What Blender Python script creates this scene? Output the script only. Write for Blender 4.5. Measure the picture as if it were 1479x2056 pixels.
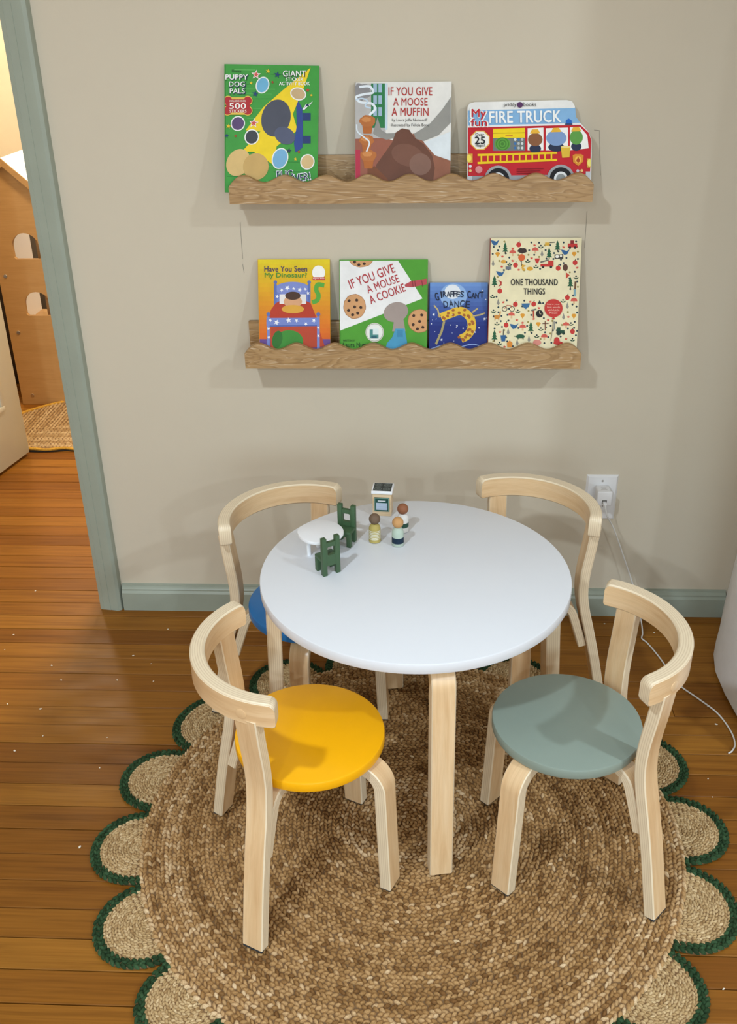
import bpy, bmesh, math, random
import numpy as np
from mathutils import Matrix, Vector

# ------------------------------------------------------------------ clear, camera, world, lights, exposure
for o in list(bpy.data.objects): bpy.data.objects.remove(o)
scene = bpy.context.scene
COL = scene.collection
PI = math.pi
IW, IH = 1479, 2056
FPX, PITCH, YAW, ROLL = 1929.45, 0.4854, 0.0491, -0.0152
CAM = np.array([0.0633, -2.2503, 1.4968])

def cam_axes():
    cp, sp, cy, sy = math.cos(PITCH), math.sin(PITCH), math.cos(YAW), math.sin(YAW)
    F = np.array([-sy*cp, cy*cp, -sp]); R = np.array([cy, sy, 0.0]); U = np.cross(R, F)
    c, s = math.cos(ROLL), math.sin(ROLL)
    return c*R+s*U, -s*R+c*U, F
AX_R, AX_U, AX_F = cam_axes()
cd = bpy.data.cameras.new('camera'); cam = bpy.data.objects.new('camera', cd); COL.objects.link(cam)
cd.sensor_fit = 'HORIZONTAL'; cd.sensor_width = 36.0; cd.lens = 36.0*FPX/IW
cd.clip_start = 0.02; cd.clip_end = 50
m4 = Matrix.Identity(4)
for i in range(3):
    m4[i][0] = AX_R[i]; m4[i][1] = AX_U[i]; m4[i][2] = -AX_F[i]; m4[i][3] = CAM[i]
cam.matrix_world = m4
scene.camera = cam

def hit(px, axis, val):
    """where the line of sight through a photo pixel meets the plane axis = val"""
    d = AX_F + AX_R*(px[0]-IW/2)/FPX - AX_U*(px[1]-IH/2)/FPX
    t = (val-CAM[axis])/d[axis]
    return CAM + t*d
def hit_plane(px, p0, n):
    d = AX_F + AX_R*(px[0]-IW/2)/FPX - AX_U*(px[1]-IH/2)/FPX
    t = np.dot(np.asarray(p0)-CAM, n)/np.dot(d, n)
    return CAM + t*d

world = bpy.data.worlds.new('world'); scene.world = world; world.use_nodes = True
bg = world.node_tree.nodes['Background']
bg.inputs[0].default_value = (0.75, 0.85, 1.0, 1); bg.inputs[1].default_value = 0.35

def area_light(name, loc, size, energy, color, rot=(0, 0, 0), shape='DISK', size_y=None, spread=PI):
    l = bpy.data.lights.new(name, 'AREA'); l.shape = shape; l.size = size
    if size_y: l.size_y = size_y
    l.energy = energy; l.color = color; l.spread = spread
    o = bpy.data.objects.new(name, l); COL.objects.link(o); o.location = loc; o.rotation_euler = rot
    return o
LAMP = (0.775, 0.90, 1.0)
area_light('ceiling_downlight', (-0.78, -2.10, 2.44), 0.13, 38, LAMP)
area_light('ceiling_downlight', (1.85, -2.05, 2.44), 0.13, 38, LAMP)
area_light('ceiling_downlight', (-0.78, -4.55, 2.44), 0.13, 48, LAMP)
area_light('ceiling_downlight', (1.85, -4.55, 2.44), 0.13, 48, LAMP)
area_light('window_fill', (0.6, -5.55, 1.45), 1.8, 62, (0.66, 0.86, 1.0), (PI/2, 0, 0), 'RECTANGLE', 1.3)  # bluish daylight from an unseen window, also raised as ambient fill
area_light('next_room_light', (-0.7, 1.0, 2.35), 0.25, 42, (1.0, 0.80, 0.55))
area_light('next_room_light', (-0.85, 2.85, 1.95), 0.2, 26, (1.0, 0.86, 0.68), (math.radians(-35), 0, math.radians(-30)))  # unseen light added to brighten the playhouse interior through its open back
area_light('next_room_light', (-1.9, 2.3, 2.38), 0.25, 26, (1.0, 0.88, 0.72))

vs = scene.view_settings
vs.view_transform = 'Standard'; vs.look = 'None'; vs.gamma = 1.0; vs.use_curve_mapping = False
vs.exposure = -0.12

# ------------------------------------------------------------------ materials
MATS = {}
def new_mat(name, color=(.8, .8, .8), rough=.5, spec=.5):
    m = bpy.data.materials.new(name); m.use_nodes = True
    b = m.node_tree.nodes['Principled BSDF']
    b.inputs['Base Color'].default_value = (*color, 1)
    b.inputs['Roughness'].default_value = rough
    b.inputs['Specular IOR Level'].default_value = spec
    return m, m.node_tree, b
def nd(nt, kind, **kw):
    n = nt.nodes.new(kind)
    for k, v in kw.items(): setattr(n, k, v)
    return n
def ramp(nt, stops):
    r = nd(nt, 'ShaderNodeValToRGB'); e = r.color_ramp.elements
    while len(e) < len(stops): e.new(0.5)
    for el, (p, c) in zip(e, stops): el.position = p; el.color = (*c, 1)
    return r
def bump(nt, b, height, strength=.2, dist=.002):
    n = nd(nt, 'ShaderNodeBump'); n.inputs['Strength'].default_value = strength; n.inputs['Distance'].default_value = dist
    nt.links.new(height, n.inputs['Height']); nt.links.new(n.outputs[0], b.inputs['Normal'])
def mapped(nt, coord, scale, loc=None):
    t = nd(nt, 'ShaderNodeTexCoord'); mp = nd(nt, 'ShaderNodeMapping'); mp.inputs['Scale'].default_value = scale
    nt.links.new(t.outputs[coord], mp.inputs['Vector'])
    if loc is not None: nt.links.new(loc, mp.inputs['Location'])
    return mp.outputs[0]
def noise(nt, vec, scale, detail=4, rough=.6, dist=0):
    n = nd(nt, 'ShaderNodeTexNoise'); n.inputs['Scale'].default_value = scale; n.inputs['Detail'].default_value = detail
    n.inputs['Roughness'].default_value = rough; n.inputs['Distortion'].default_value = dist
    nt.links.new(vec, n.inputs['Vector']); return n.outputs['Fac']
def mixc(nt, fac, a, b, mode='MIX'):
    n = nd(nt, 'ShaderNodeMix', data_type='RGBA', blend_type=mode)
    for s, v in ((0, fac), (6, a), (7, b)):
        if hasattr(v, 'links') or hasattr(v, 'is_linked'): nt.links.new(v, n.inputs[s])
        elif s == 0: n.inputs[0].default_value = v
        else: n.inputs[s].default_value = (*v, 1)
    return n.outputs[2]

def paint(name, color, rough=.6, var=.04, bumps=.08, scale=6):
    m, nt, b = new_mat(name, color, rough)
    v = mapped(nt, 'Object', (1, 1, 1))
    f = noise(nt, v, scale, 5)
    r = ramp(nt, [(.3, tuple(c*(1-var) for c in color)), (.7, tuple(min(1, c*(1+var)) for c in color))])
    nt.links.new(f, r.inputs[0]); nt.links.new(r.outputs[0], b.inputs['Base Color'])
    g = noise(nt, v, 160, 3); bump(nt, b, g, bumps, .001)
    return m
M = {}
M['wall'] = paint('wall_paint', (.62, .545, .425), .75, .015, .12, 3)
M['plaster'] = paint('rough_plaster', (.84, .83, .83), .8, .05, .6, 9)
M['ceiling'] = paint('ceiling_paint', (.80, .78, .74), .8)
M['trim'] = paint('sage_trim_paint', (.325, .36, .295), .35, .04, .1, 12)
M['door'] = paint('door_paint', (.62, .62, .52), .4, .02, .05)
M['cream'] = paint('cream_wall_paint', (.80, .70, .52), .8)
M['white'] = paint('white_laminate', (.755, .775, .82), .32, .005, .02)
M['plastic'] = paint('white_plastic', (.80, .79, .79), .35, .01, .0)
M['pad'] = paint('dark_felt_pad', (.03, .035, .045), .9)
M['steel'] = new_mat('brushed_steel', (.55, .55, .55), .3)[0]; M['steel'].node_tree.nodes['Principled BSDF'].inputs['Metallic'].default_value = 1
M['black'] = new_mat('dark_recess', (.012, .011, .01), .9)[0]
M['pages'] = paint('book_pages', (.82, .78, .69), .8)
M['toy_green'] = paint('toy_green_paint', (.045, .098, .042), .5, .06, .05)
M['toy_white'] = paint('toy_white_paint', (.84, .84, .86), .45, .01, .02)
M['cable'] = new_mat('cable_rubber', (.74, .72, .69), .45)[0]
for k, c in dict(yellow=(.95, .455, .003), sage=(.25, .31, .268), blue=(.012, .165, .46), cloud=(.7, .7, .7)).items():
    M['seat_'+k] = paint('seat_'+k, c, .34, .02, .03, 20)

def wood_face(name, a, b_, c, rough=.3, scale=1.0, coord='UV'):
    """long-grained veneer: u runs along the part"""
    m, nt, b = new_mat(name, b_, rough)
    oi = nd(nt, 'ShaderNodeObjectInfo'); mul = nd(nt, 'ShaderNodeMath', operation='MULTIPLY'); mul.inputs[1].default_value = 7.0
    nt.links.new(oi.outputs['Random'], mul.inputs[0])
    v = mapped(nt, coord, (3*scale, 26*scale, 26*scale), mul.outputs[0])
    f = noise(nt, v, 2.2, 5, .55, .6)
    r = ramp(nt, [(.25, a), (.5, b_), (.75, c)]); nt.links.new(f, r.inputs[0])
    v2 = mapped(nt, coord, (6*scale, 260*scale, 260*scale), mul.outputs[0])
    g = noise(nt, v2, 2.0, 3)
    r2 = ramp(nt, [(.3, (.90, .88, .85)), (.7, (1, 1, 1))]); nt.links.new(g, r2.inputs[0])
    nt.links.new(mixc(nt, 1.0, r.outputs[0], r2.outputs[0], 'MULTIPLY'), b.inputs['Base Color'])
    b.inputs['Coat Weight'].default_value = .25; b.inputs['Coat Roughness'].default_value = .2
    return m
def ply_edge(name):
    """laminated edge: v (metres) runs through the layers"""
    m, nt, b = new_mat(name, (.72, .58, .42), .4)
    t = nd(nt, 'ShaderNodeTexCoord'); sp = nd(nt, 'ShaderNodeSeparateXYZ'); nt.links.new(t.outputs['UV'], sp.inputs[0])
    v0 = mapped(nt, 'UV', (14, 60, 1)); wob = noise(nt, v0, 1.5, 3)
    ad = nd(nt, 'ShaderNodeMath', operation='MULTIPLY_ADD'); ad.inputs[1].default_value = .0010
    nt.links.new(wob, ad.inputs[0]); nt.links.new(sp.outputs[1], ad.inputs[2])
    mu = nd(nt, 'ShaderNodeMath', operation='MULTIPLY'); mu.inputs[1].default_value = 1/.0041; nt.links.new(ad.outputs[0], mu.inputs[0])
    fr = nd(nt, 'ShaderNodeMath', operation='FRACT'); nt.links.new(mu.outputs[0], fr.inputs[0])
    r = ramp(nt, [(0, (.56, .42, .27)), (.10, (.76, .62, .43)), (.55, (.82, .69, .50)), (.92, (.74, .59, .40)), (1, (.57, .43, .28))])
    nt.links.new(fr.outputs[0], r.inputs[0])
    v2 = mapped(nt, 'UV', (40, 700, 1)); g = noise(nt, v2, 1.0, 2)
    r2 = ramp(nt, [(.20, (.25, .2, .15)), (.25, (1, 1, 1))]); nt.links.new(g, r2.inputs[0])
    nt.links.new(mixc(nt, .8, r.outputs[0], r2.outputs[0], 'MULTIPLY'), b.inputs['Base Color'])
    return m
M['birch'] = wood_face('birch_veneer', (.70, .45, .235), (.80, .56, .32), (.86, .64, .40), .28)
M['ply'] = ply_edge('laminated_birch_edge')
M['toy_wood'] = wood_face('toy_beech', (.60, .42, .24), (.70, .51, .31), (.76, .58, .38), .45, coord='Object')
M['house_wood'] = wood_face('playhouse_plywood', (.50, .285, .10), (.545, .315, .115), (.57, .335, .13), .6, coord='Object')

def oak():
    m, nt, b = new_mat('limed_oak', (.42, .26, .12), .5)
    oi = nd(nt, 'ShaderNodeObjectInfo'); mul = nd(nt, 'ShaderNodeMath', operation='MULTIPLY'); mul.inputs[1].default_value = 9.0
    nt.links.new(oi.outputs['Random'], mul.inputs[0])
    v = mapped(nt, 'Object', (3.2, 12, 20), mul.outputs[0])
    f = noise(nt, v, 1.3, 3, .5, 1.2)
    mu = nd(nt, 'ShaderNodeMath', operation='MULTIPLY'); mu.inputs[1].default_value = 9; nt.links.new(f, mu.inputs[0])
    fr = nd(nt, 'ShaderNodeMath', operation='FRACT'); nt.links.new(mu.outputs[0], fr.inputs[0])
    r = ramp(nt, [(0, (.30, .17, .065)), (.35, (.40, .235, .095)), (.8, (.44, .27, .12)), (1, (.32, .18, .07))]); nt.links.new(fr.outputs[0], r.inputs[0])
    v2 = mapped(nt, 'Object', (14, 300, 420), mul.outputs[0]); g = noise(nt, v2, 1.0, 3)
    lo = ramp(nt, [(.54, (0, 0, 0)), (.66, (1, 1, 1))]); nt.links.new(g, lo.inputs[0])
    hi = ramp(nt, [(.62, (.12, .12, .12)), (.8, (.95, .95, .95)), (.97, (.1, .1, .1))]); nt.links.new(fr.outputs[0], hi.inputs[0])
    k = mixc(nt, 1.0, lo.outputs[0], hi.outputs[0], 'MULTIPLY')
    bw = nd(nt, 'ShaderNodeRGBToBW'); nt.links.new(k, bw.inputs[0])
    nt.links.new(mixc(nt, bw.outputs[0], r.outputs[0], (.66, .52, .36)), b.inputs['Base Color'])
    bump(nt, b, g, .25, .0008)
    return m
M['oak'] = oak()

def plank_mat():
    m, nt, b = new_mat('old_pine_planks', (.3, .13, .05), .36, .16)
    oi = nd(nt, 'ShaderNodeObjectInfo'); mul = nd(nt, 'ShaderNodeMath', operation='MULTIPLY'); mul.inputs[1].default_value = 31.0
    nt.links.new(oi.outputs['Random'], mul.inputs[0])
    base = ramp(nt, [(0, (.205, .075, .010)), (.4, (.27, .106, .014)), (.75, (.325, .138, .020)), (1, (.235, .087, .011))])
    nt.links.new(oi.outputs['Random'], base.inputs[0])
    v = mapped(nt, 'Object', (1.6, 40, 40), mul.outputs[0]); f = noise(nt, v, 1.6, 5, .6, .5)
    r = ramp(nt, [(.28, (.64, .57, .50)), (.48, (.95, .93, .9)), (.8, (1.12, 1.1, 1.05))]); nt.links.new(f, r.inputs[0])
    v2 = mapped(nt, 'Object', (5, 260, 260), mul.outputs[0]); g = noise(nt, v2, 1.0, 3)
    r2 = ramp(nt, [(.25, (.72, .66, .6)), (.6, (1, 1, 1))]); nt.links.new(g, r2.inputs[0])
    c1 = mixc(nt, 1.0, base.outputs[0], r.outputs[0], 'MULTIPLY')
    nt.links.new(mixc(nt, .8, c1, r2.outputs[0], 'MULTIPLY'), b.inputs['Base Color'])
    v3 = mapped(nt, 'Object', (2, 6, 1)); w = noise(nt, v3, 3, 4)
    rr = ramp(nt, [(.3, (.33,)*3), (.7, (.52,)*3)]); nt.links.new(w, rr.inputs[0])
    bw = nd(nt, 'ShaderNodeRGBToBW'); nt.links.new(rr.outputs[0], bw.inputs[0]); nt.links.new(bw.outputs[0], b.inputs['Roughness'])
    bump(nt, b, g, .12, .0008)
    return m
M['plank'] = plank_mat()

def jute(name, stops, rough=.8):
    """fibre colour comes from the 'tint' attribute of each strand"""
    m, nt, b = new_mat(name, stops[0][1], rough, .25)
    at = nd(nt, 'ShaderNodeAttribute', attribute_name='tint')
    r = ramp(nt, stops); nt.links.new(at.outputs['Fac'], r.inputs[0])
    v = mapped(nt, 'Object', (1, 1, 1)); f = noise(nt, v, 420, 3)
    r2 = ramp(nt, [(.25, (.62, .58, .52)), (.65, (1.05, 1.05, 1.05))]); nt.links.new(f, r2.inputs[0])
    nt.links.new(mixc(nt, 1.0, r.outputs[0], r2.outputs[0], 'MULTIPLY'), b.inputs['Base Color'])
    bump(nt, b, f, .5, .001)
    return m
M['jute'] = jute('natural_jute', [(0, (.20, .095, .028)), (.3, (.37, .205, .075)), (.65, (.50, .305, .135)), (1, (.72, .53, .32))])
M['jute_pale'] = jute('pale_jute', [(0, (.36, .22, .095)), (.4, (.50, .34, .165)), (1, (.70, .53, .31))])
M['jute_green'] = jute('green_dyed_jute', [(0, (.011, .032, .010)), (.5, (.020, .056, .019)), (1, (.042, .10, .042))])
M['jute_mustard'] = jute('mustard_dyed_jute', [(0, (.45, .22, .02)), (1, (.62, .36, .05))])
M['jute_base'] = paint('rug_backing', (.20, .115, .05), .9)
M['green_base'] = paint('green_backing', (.012, .04, .016), .9)

def flat(hexs, rough=.38):
    k = 'ink_'+hexs
    if k not in MATS:
        c = [int(hexs[i:i+2], 16)/255 for i in (0, 2, 4)]
        c = [x/12.92 if x <= .04045 else ((x+.055)/1.055)**2.4 for x in c]
        m, nt, b = new_mat(k, c, rough+.1, .22)
        v = mapped(nt, 'Object', (1, 1, 1)); f = noise(nt, v, 30, 3)
        r = ramp(nt, [(.3, tuple(x*.93 for x in c)), (.7, tuple(min(1, x*1.05) for x in c))])
        nt.links.new(f, r.inputs[0]); nt.links.new(r.outputs[0], b.inputs['Base Color'])
        MATS[k] = m
    return MATS[k]

# ------------------------------------------------------------------ object helpers
def tag(o, label=None, cat=None, group=None, kind=None):
    if label: o['label'] = label
    if cat: o['category'] = cat
    if group: o['group'] = group
    if kind: o['kind'] = kind
    return o
def empty(name, loc=(0, 0, 0), rz=0, label=None, cat=None, group=None):
    o = bpy.data.objects.new(name, None); COL.objects.link(o); o.empty_display_size = .05
    o.location = loc; o.rotation_euler = (0, 0, rz)
    return tag(o, label, cat, group)
def link(name, me, mats, parent=None):
    o = bpy.data.objects.new(name, me); COL.objects.link(o)
    for m in (mats if isinstance(mats, (list, tuple)) else [mats]): me.materials.append(m)
    if parent is not None: o.parent = parent
    return o
def bm_obj(name, bm, mats, parent=None, smooth=None):
    me = bpy.data.meshes.new(name); bmesh.ops.recalc_face_normals(bm, faces=bm.faces); bm.to_mesh(me); bm.free()
    o = link(name, me, mats, parent)
    if smooth is not None: shade(me, smooth)
    return o
def shade(me, deg=35):
    me.polygons.foreach_set('use_smooth', [True]*len(me.polygons))
    me.set_sharp_from_angle(angle=math.radians(deg))
def add_box(bm, lo, hi, bev=0, mat=0):
    vs_ = [bm.verts.new((x, y, z)) for x in (lo[0], hi[0]) for y in (lo[1], hi[1]) for z in (lo[2], hi[2])]
    fs = [bm.faces.new([vs_[i] for i in f]) for f in ((0, 1, 3, 2), (4, 6, 7, 5), (0, 4, 5, 1), (2, 3, 7, 6), (0, 2, 6, 4), (1, 5, 7, 3))]
    for f in fs: f.material_index = mat
    if bev:
        es = {e for f in fs for e in f.edges}
        bmesh.ops.bevel(bm, geom=list(es), offset=bev, segments=2, affect='EDGES', profile=.5)
def box(name, lo, hi, m, parent=None, bev=0):
    bm = bmesh.new(); add_box(bm, lo, hi, bev); return bm_obj(name, bm, m, parent, 40 if bev else None)
def lathe(name, prof, m, parent=None, seg=48, warp=None, deg=40, loc=(0, 0, 0), mat_of=None):
    """prof: list of (radius, z) from bottom axis to top axis"""
    bm = bmesh.new(); rings = []
    for r, z in prof:
        if r < 1e-6: rings.append([bm.verts.new((loc[0], loc[1], loc[2]+z))])
        else:
            ring = []
            for i in range(seg):
                a = 2*PI*i/seg; rr = r*(warp(a) if warp else 1)
                ring.append(bm.verts.new((loc[0]+rr*math.cos(a), loc[1]+rr*math.sin(a), loc[2]+z)))
            rings.append(ring)
    for k in range(len(rings)-1):
        A, B = rings[k], rings[k+1]; mi = mat_of(k) if mat_of else 0
        for i in range(seg):
            j = (i+1) % seg
            if len(A) == 1: f = bm.faces.new((A[0], B[j], B[i]))
            elif len(B) == 1: f = bm.faces.new((A[i], A[j], B[0]))
            else: f = bm.faces.new((A[i], A[j], B[j], B[i]))
            f.material_index = mi
    return bm_obj(name, bm, m, parent, deg)
def disc_profile(r, z0, z1, bev=.003):
    b = bev
    return [(0, z0), (r-b, z0), (r-.3*b, z0+.3*b), (r, z0+b), (r, z1-b), (r-.3*b, z1-.3*b), (r-b, z1), (0, z1)]
def tube(name, pts, rad, m, parent=None, seg=8):
    P = [Vector(p) for p in pts]; bm = bmesh.new(); rings = []
    up = Vector((0, 0, 1)); n = None
    for i, p in enumerate(P):
        t = (P[min(i+1, len(P)-1)]-P[max(i-1, 0)]).normalized()
        if n is None: n = t.cross(up if abs(t.z) < .9 else Vector((1, 0, 0))).normalized()
        else: n = (n-t*n.dot(t)).normalized()
        b = t.cross(n)
        rings.append([bm.verts.new(p+rad*(math.cos(2*PI*k/seg)*n+math.sin(2*PI*k/seg)*b)) for k in range(seg)])
    for A, B in zip(rings, rings[1:]):
        for k in range(seg): bm.faces.new((A[k], A[(k+1) % seg], B[(k+1) % seg], B[k]))
    bm.faces.new(rings[0]); bm.faces.new(rings[-1])
    return bm_obj(name, bm, m, parent, 50)
def spline(pts, n=8):
    P = [np.array(p, float) for p in pts]; P = [2*P[0]-P[1]]+P+[2*P[-1]-P[-2]]; out = []
    for i in range(1, len(P)-2):
        for k in range(n):
            t = k/n; a, b, c, d = P[i-1:i+3]
            out.append(.5*((2*b)+(-a+c)*t+(2*a-5*b+4*c-d)*t*t+(-a+3*b-3*c+d)*t**3))
    out.append(P[-2]); return out
def extrude_poly(bm, pts, y0, y1, mat=0):
    """outline in (x, z), extruded between y0 (front) and y1"""
    a = [bm.verts.new((x, y0, z)) for x, z in pts]; b = [bm.verts.new((x, y1, z)) for x, z in pts]
    f = [bm.faces.new(a), bm.faces.new(b[::-1])]
    for i in range(len(pts)): f.append(bm.faces.new((a[i], a[(i+1) % len(a)], b[(i+1) % len(a)], b[i])))
    for x in f: x.material_index = mat
    return f

def bent(name, frames, thick, parent, ch=.002):
    """laminated strip: frames = (position, thickness normal, width direction, width from, width to);
    broad faces get veneer, edges and ends show the layers"""
    bm = bmesh.new(); uvl = bm.loops.layers.uv.new('UVMap'); rings = []; s = 0; prev = None; meta = {}
    for p, n, b, lo, hi in frames:
        p, n, b = np.array(p, float), np.array(n, float), np.array(b, float)
        n /= np.linalg.norm(n); b /= np.linalg.norm(b)
        if prev is not None: s += np.linalg.norm(p-prev)
        prev = p; h = thick/2; ring = []
        for (t, w) in ((h, lo+ch), (h, hi-ch), (h-ch, hi), (-h+ch, hi), (-h, hi-ch), (-h, lo+ch), (-h+ch, lo), (h-ch, lo)):
            v = bm.verts.new(p+n*t+b*w); meta[v] = (s, t, w); ring.append(v)
        rings.append(ring)
    def setuv(f, edge):
        f.material_index = 1 if edge else 0
        for l in f.loops:
            s_, t_, w_ = meta[l.vert]; l[uvl].uv = (s_, t_) if edge else (s_, w_)
    for A, B in zip(rings, rings[1:]):
        for k in range(8):
            f = bm.faces.new((A[k], A[(k+1) % 8], B[(k+1) % 8], B[k])); setuv(f, k not in (0, 4))
    for R in (rings[0], rings[-1]):
        f = bm.faces.new(R); f.material_index = 1
        for l in f.loops: l[uvl].uv = (meta[l.vert][2], meta[l.vert][1])
    return bm_obj(name, bm, [M['birch'], M['ply']], parent, 40)
def radial_strip(name, path, az, width, thick, parent, ch=.002, lean=None):
    """strip whose centre line (r, z) lies in the vertical plane at azimuth az"""
    c, s = math.cos(az), math.sin(az); fr = []
    for i, (r, z) in enumerate(path):
        a = np.array(path[max(i-1, 0)]); b = np.array(path[min(i+1, len(path)-1)]); t = (b-a)/np.linalg.norm(b-a)
        n = (t[1], -t[0])
        k = lean(z) if lean else 0
        fr.append(((r*c-k*s, r*s+k*c, z), (n[0]*c, n[0]*s, n[1]), (-s, c, 0), -width/2, width/2))
    return bent(name, fr, thick, parent, ch)
def bend_path(r0, z0, r1, rad, foot_r, foot_z=0, n=10):
    """horizontal from r0, a bend of radius rad that ends at r1, then straight to the foot"""
    p = [(r0, z0), (r1-rad, z0)]
    for k in range(1, n+1):
        a = PI/2*k/n*.97; p.append((r1-rad+rad*math.sin(a), z0-rad+rad*math.cos(a)))
    q = p[-1]
    for k in range(1, 5): p.append((q[0]+(foot_r-q[0])*k/4, q[1]+(foot_z-q[1])*k/4))
    return p
def copy_tree(root, parent=None):
    c = root.copy(); COL.objects.link(c); c.parent = parent
    for ch in [o for o in bpy.data.objects if o.parent == root]: copy_tree(ch, c)
    return c

# ------------------------------------------------------------------ the room
H = 2.46
def struct(o, label=None, cat=None): return tag(o, label, cat, kind='structure')
X_JAMB, X_HINGE = -0.80, -1.58
bm = bmesh.new()
add_box(bm, (X_JAMB, 0, 0), (2.6, .14, H)); add_box(bm, (X_HINGE, 0, 2.05), (X_JAMB, .14, H)); add_box(bm, (-2.2, 0, 0), (X_HINGE, .14, H))
wall_back = struct(bm_obj('wall_back', bm, M['wall']), 'beige painted wall behind the book shelves', 'wall')
struct(box('ceiling', (-2.6, -5.7, H), (2.7, 3.2, H+.1), M['ceiling']), 'white ceiling above the play corner', 'ceiling')
struct(box('wall_left', (-2.3, -5.6, 0), (-2.2, .14, H), M['wall']), 'beige wall on the left of the room', 'wall')
struct(box('wall_right', (2.6, -5.6, 0), (2.7, .14, H), M['wall']), 'beige wall on the far right of the room', 'wall')
bm = bmesh.new()
add_box(bm, (-2.3, -5.7, 0), (-.3, -5.6, H)); add_box(bm, (1.5, -5.7, 0), (2.7, -5.6, H))
add_box(bm, (-.3, -5.7, 0), (1.5, -5.6, .8)); add_box(bm, (-.3, -5.7, 2.1), (1.5, -5.6, H))
struct(bm_obj('wall_front', bm, M['wall']), 'beige wall with the window facing the play corner', 'wall')
# plastered pier that stands out of the back wall on the right
plan = [(1.5, 0), (.925, 0), (.905, -.05), (.875, -.13), (.845, -.20), (.830, -.27), (.828, -.36), (.834, -.45), (.842, -.56), (.86, -.66), (.90, -.72), (1.5, -.72)]
bm = bmesh.new(); rings = []
for z, off in ((.008, .0), (.05, .0), (.1, .003), (.2, .008), (.35, .012), (.7, .018), (1.3, .02), (H, .02)):
    rings.append([bm.verts.new((x+(off if x < 1.4 else 0), y, z)) for x, y in plan])
for A, B in zip(rings, rings[1:]):
    for i in range(len(plan)-1): bm.faces.new((A[i], A[i+1], B[i+1], B[i]))
bm.faces.new(rings[0]); bm.faces.new(rings[-1])
pier = struct(bm_obj('wall_pier', bm, M['plaster'], None, 50), 'rough white plaster pier at the right edge with crumbling foot', 'wall')
bm = bmesh.new(); extrude_poly(bm, [(x+.014, y) for x, y in plan], 0, .012)
for v in bm.verts: v.co = Vector((v.co.x, v.co.z, v.co.y))
bm_obj('crumbling_foot', bm, paint('dirty_plaster', (.10, .085, .07), .95, .5, 1, 60), pier)

# baseboard: flat board with a moulded cap
base_b = empty('baseboard_back', (0, 0, 0), label='sage green baseboard along the beige wall', cat='baseboard'); base_b['kind'] = 'structure'
prof = [(0, .0), (-.019, .0), (-.019, .056), (-.0175, .058), (-.0165, .060), (-.0145, .0625), (-.0145, .067), (-.011, .071), (-.007, .0735), (-.0065, .077), (0, .0785)]
bm = bmesh.new(); A = [bm.verts.new((-.738, y, z)) for y, z in prof]; B = [bm.verts.new((.92, y, z)) for y, z in prof]
for i in range(len(prof)): bm.faces.new((A[i], A[(i+1) % len(prof)], B[(i+1) % len(prof)], B[i]))
bm.faces.new(A); bm.faces.new(B[::-1]); bm_obj('board', bm, M['trim'], base_b, 25)
# door casing
trim = empty('trim_1', (0, 0, 0), label='sage green door casing left of the beige wall', cat='door casing'); trim['kind'] = 'structure'
bm = bmesh.new()
prof = [(-.806, 0), (-.806, -.014), (-.795, -.017), (-.7945, -.0165), (-.7765, -.0195), (-.776, -.0185), (-.758, -.022), (-.753, -.022), (-.745, -.018), (-.742, -.010), (-.742, 0)]
A = [bm.verts.new((x, y, 0)) for x, y in prof]; B = [bm.verts.new((x, y, 2.11)) for x, y in prof]
for i in range(len(prof)): bm.faces.new((A[i], A[(i+1) % len(prof)], B[(i+1) % len(prof)], B[i]))
bm.faces.new(A); bm.faces.new(B[::-1]); bm_obj('side_casing', bm, M['trim'], trim, 25)
box('head_casing', (-1.64, -.02, 2.05), (-.806, 0, 2.11), M['trim'], trim, .003)
box('side_casing', (-1.64, -.02, 0), (-1.58, 0, 2.05), M['trim'], trim, .003)
box('jamb', (-.806, 0, 0), (-.80, .14, 2.05), M['trim'], trim)
# pencil marks and hairline cracks left on the paint
for k, (a, b) in enumerate((((482, 446), (487, 520)), ((487, 530), (490, 548)), ((1178, 424), (1173, 498)), ((1203, 262), (1205, 352)), ((1192, 261), (1203, 262)))):
    p, q = hit(a, 1, 0), hit(b, 1, 0); d = (q-p)/np.linalg.norm(q-p); n = np.array((-d[2], 0, d[0]))*.0005
    bm = bmesh.new(); bm.faces.new([bm.verts.new(v+np.array((0, -.0004, 0))) for v in (p-n, q-n, q+n, p+n)])
    bm_obj('pencil_line', bm, flat('8d8577'), wall_back)

# floor: subfloor and single planks
floor = struct(box('floor', (-2.6, -5.7, -.06), (2.7, 3.2, -.0195), M['black']), 'worn orange brown pine plank floor', 'floor')
PW, P0 = .0650, .1455
rng = random.Random(4)
plank_mesh = {}
def plank(x0, x1, ytop):
    L = round((x1-x0)/.05)*.05; key = (L, rng.randrange(2))
    if key not in plank_mesh:
        bm = bmesh.new(); g = .0011+.0009*key[1]; w = PW-g
        add_box(bm, (0, -w, -.019), (L-.001, 0, 0))
        es = [e for e in bm.edges if all(v.co.z > -.001 for v in e.verts)]
        bmesh.ops.bevel(bm, geom=es, offset=.0011, segments=1, affect='EDGES')
        me = bpy.data.meshes.new('plank'); bmesh.ops.recalc_face_normals(bm, faces=bm.faces); bm.to_mesh(me); bm.free(); me.materials.append(M['plank'])
        plank_mesh[key] = me
    o = bpy.data.objects.new('plank', plank_mesh[key]); COL.objects.link(o); o.parent = floor
    o.location = (x0, ytop, -rng.random()*.0008)
for i in range(-30, 38):
    y = P0-i*PW; x = -2.2-rng.random()*.5
    while x < 1.6:
        L = round(rng.uniform(2.2, 4.4)/.05)*.05
        if x+L > 1.6: L = max(.3, math.ceil((1.6-x)/.05)*.05)
        plank(x, x+L, y); x += L
y = P0-38*PW
box('plank_field', (-2.2, -5.6, -.019), (2.6, y, 0), M['plank'], floor)
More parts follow.
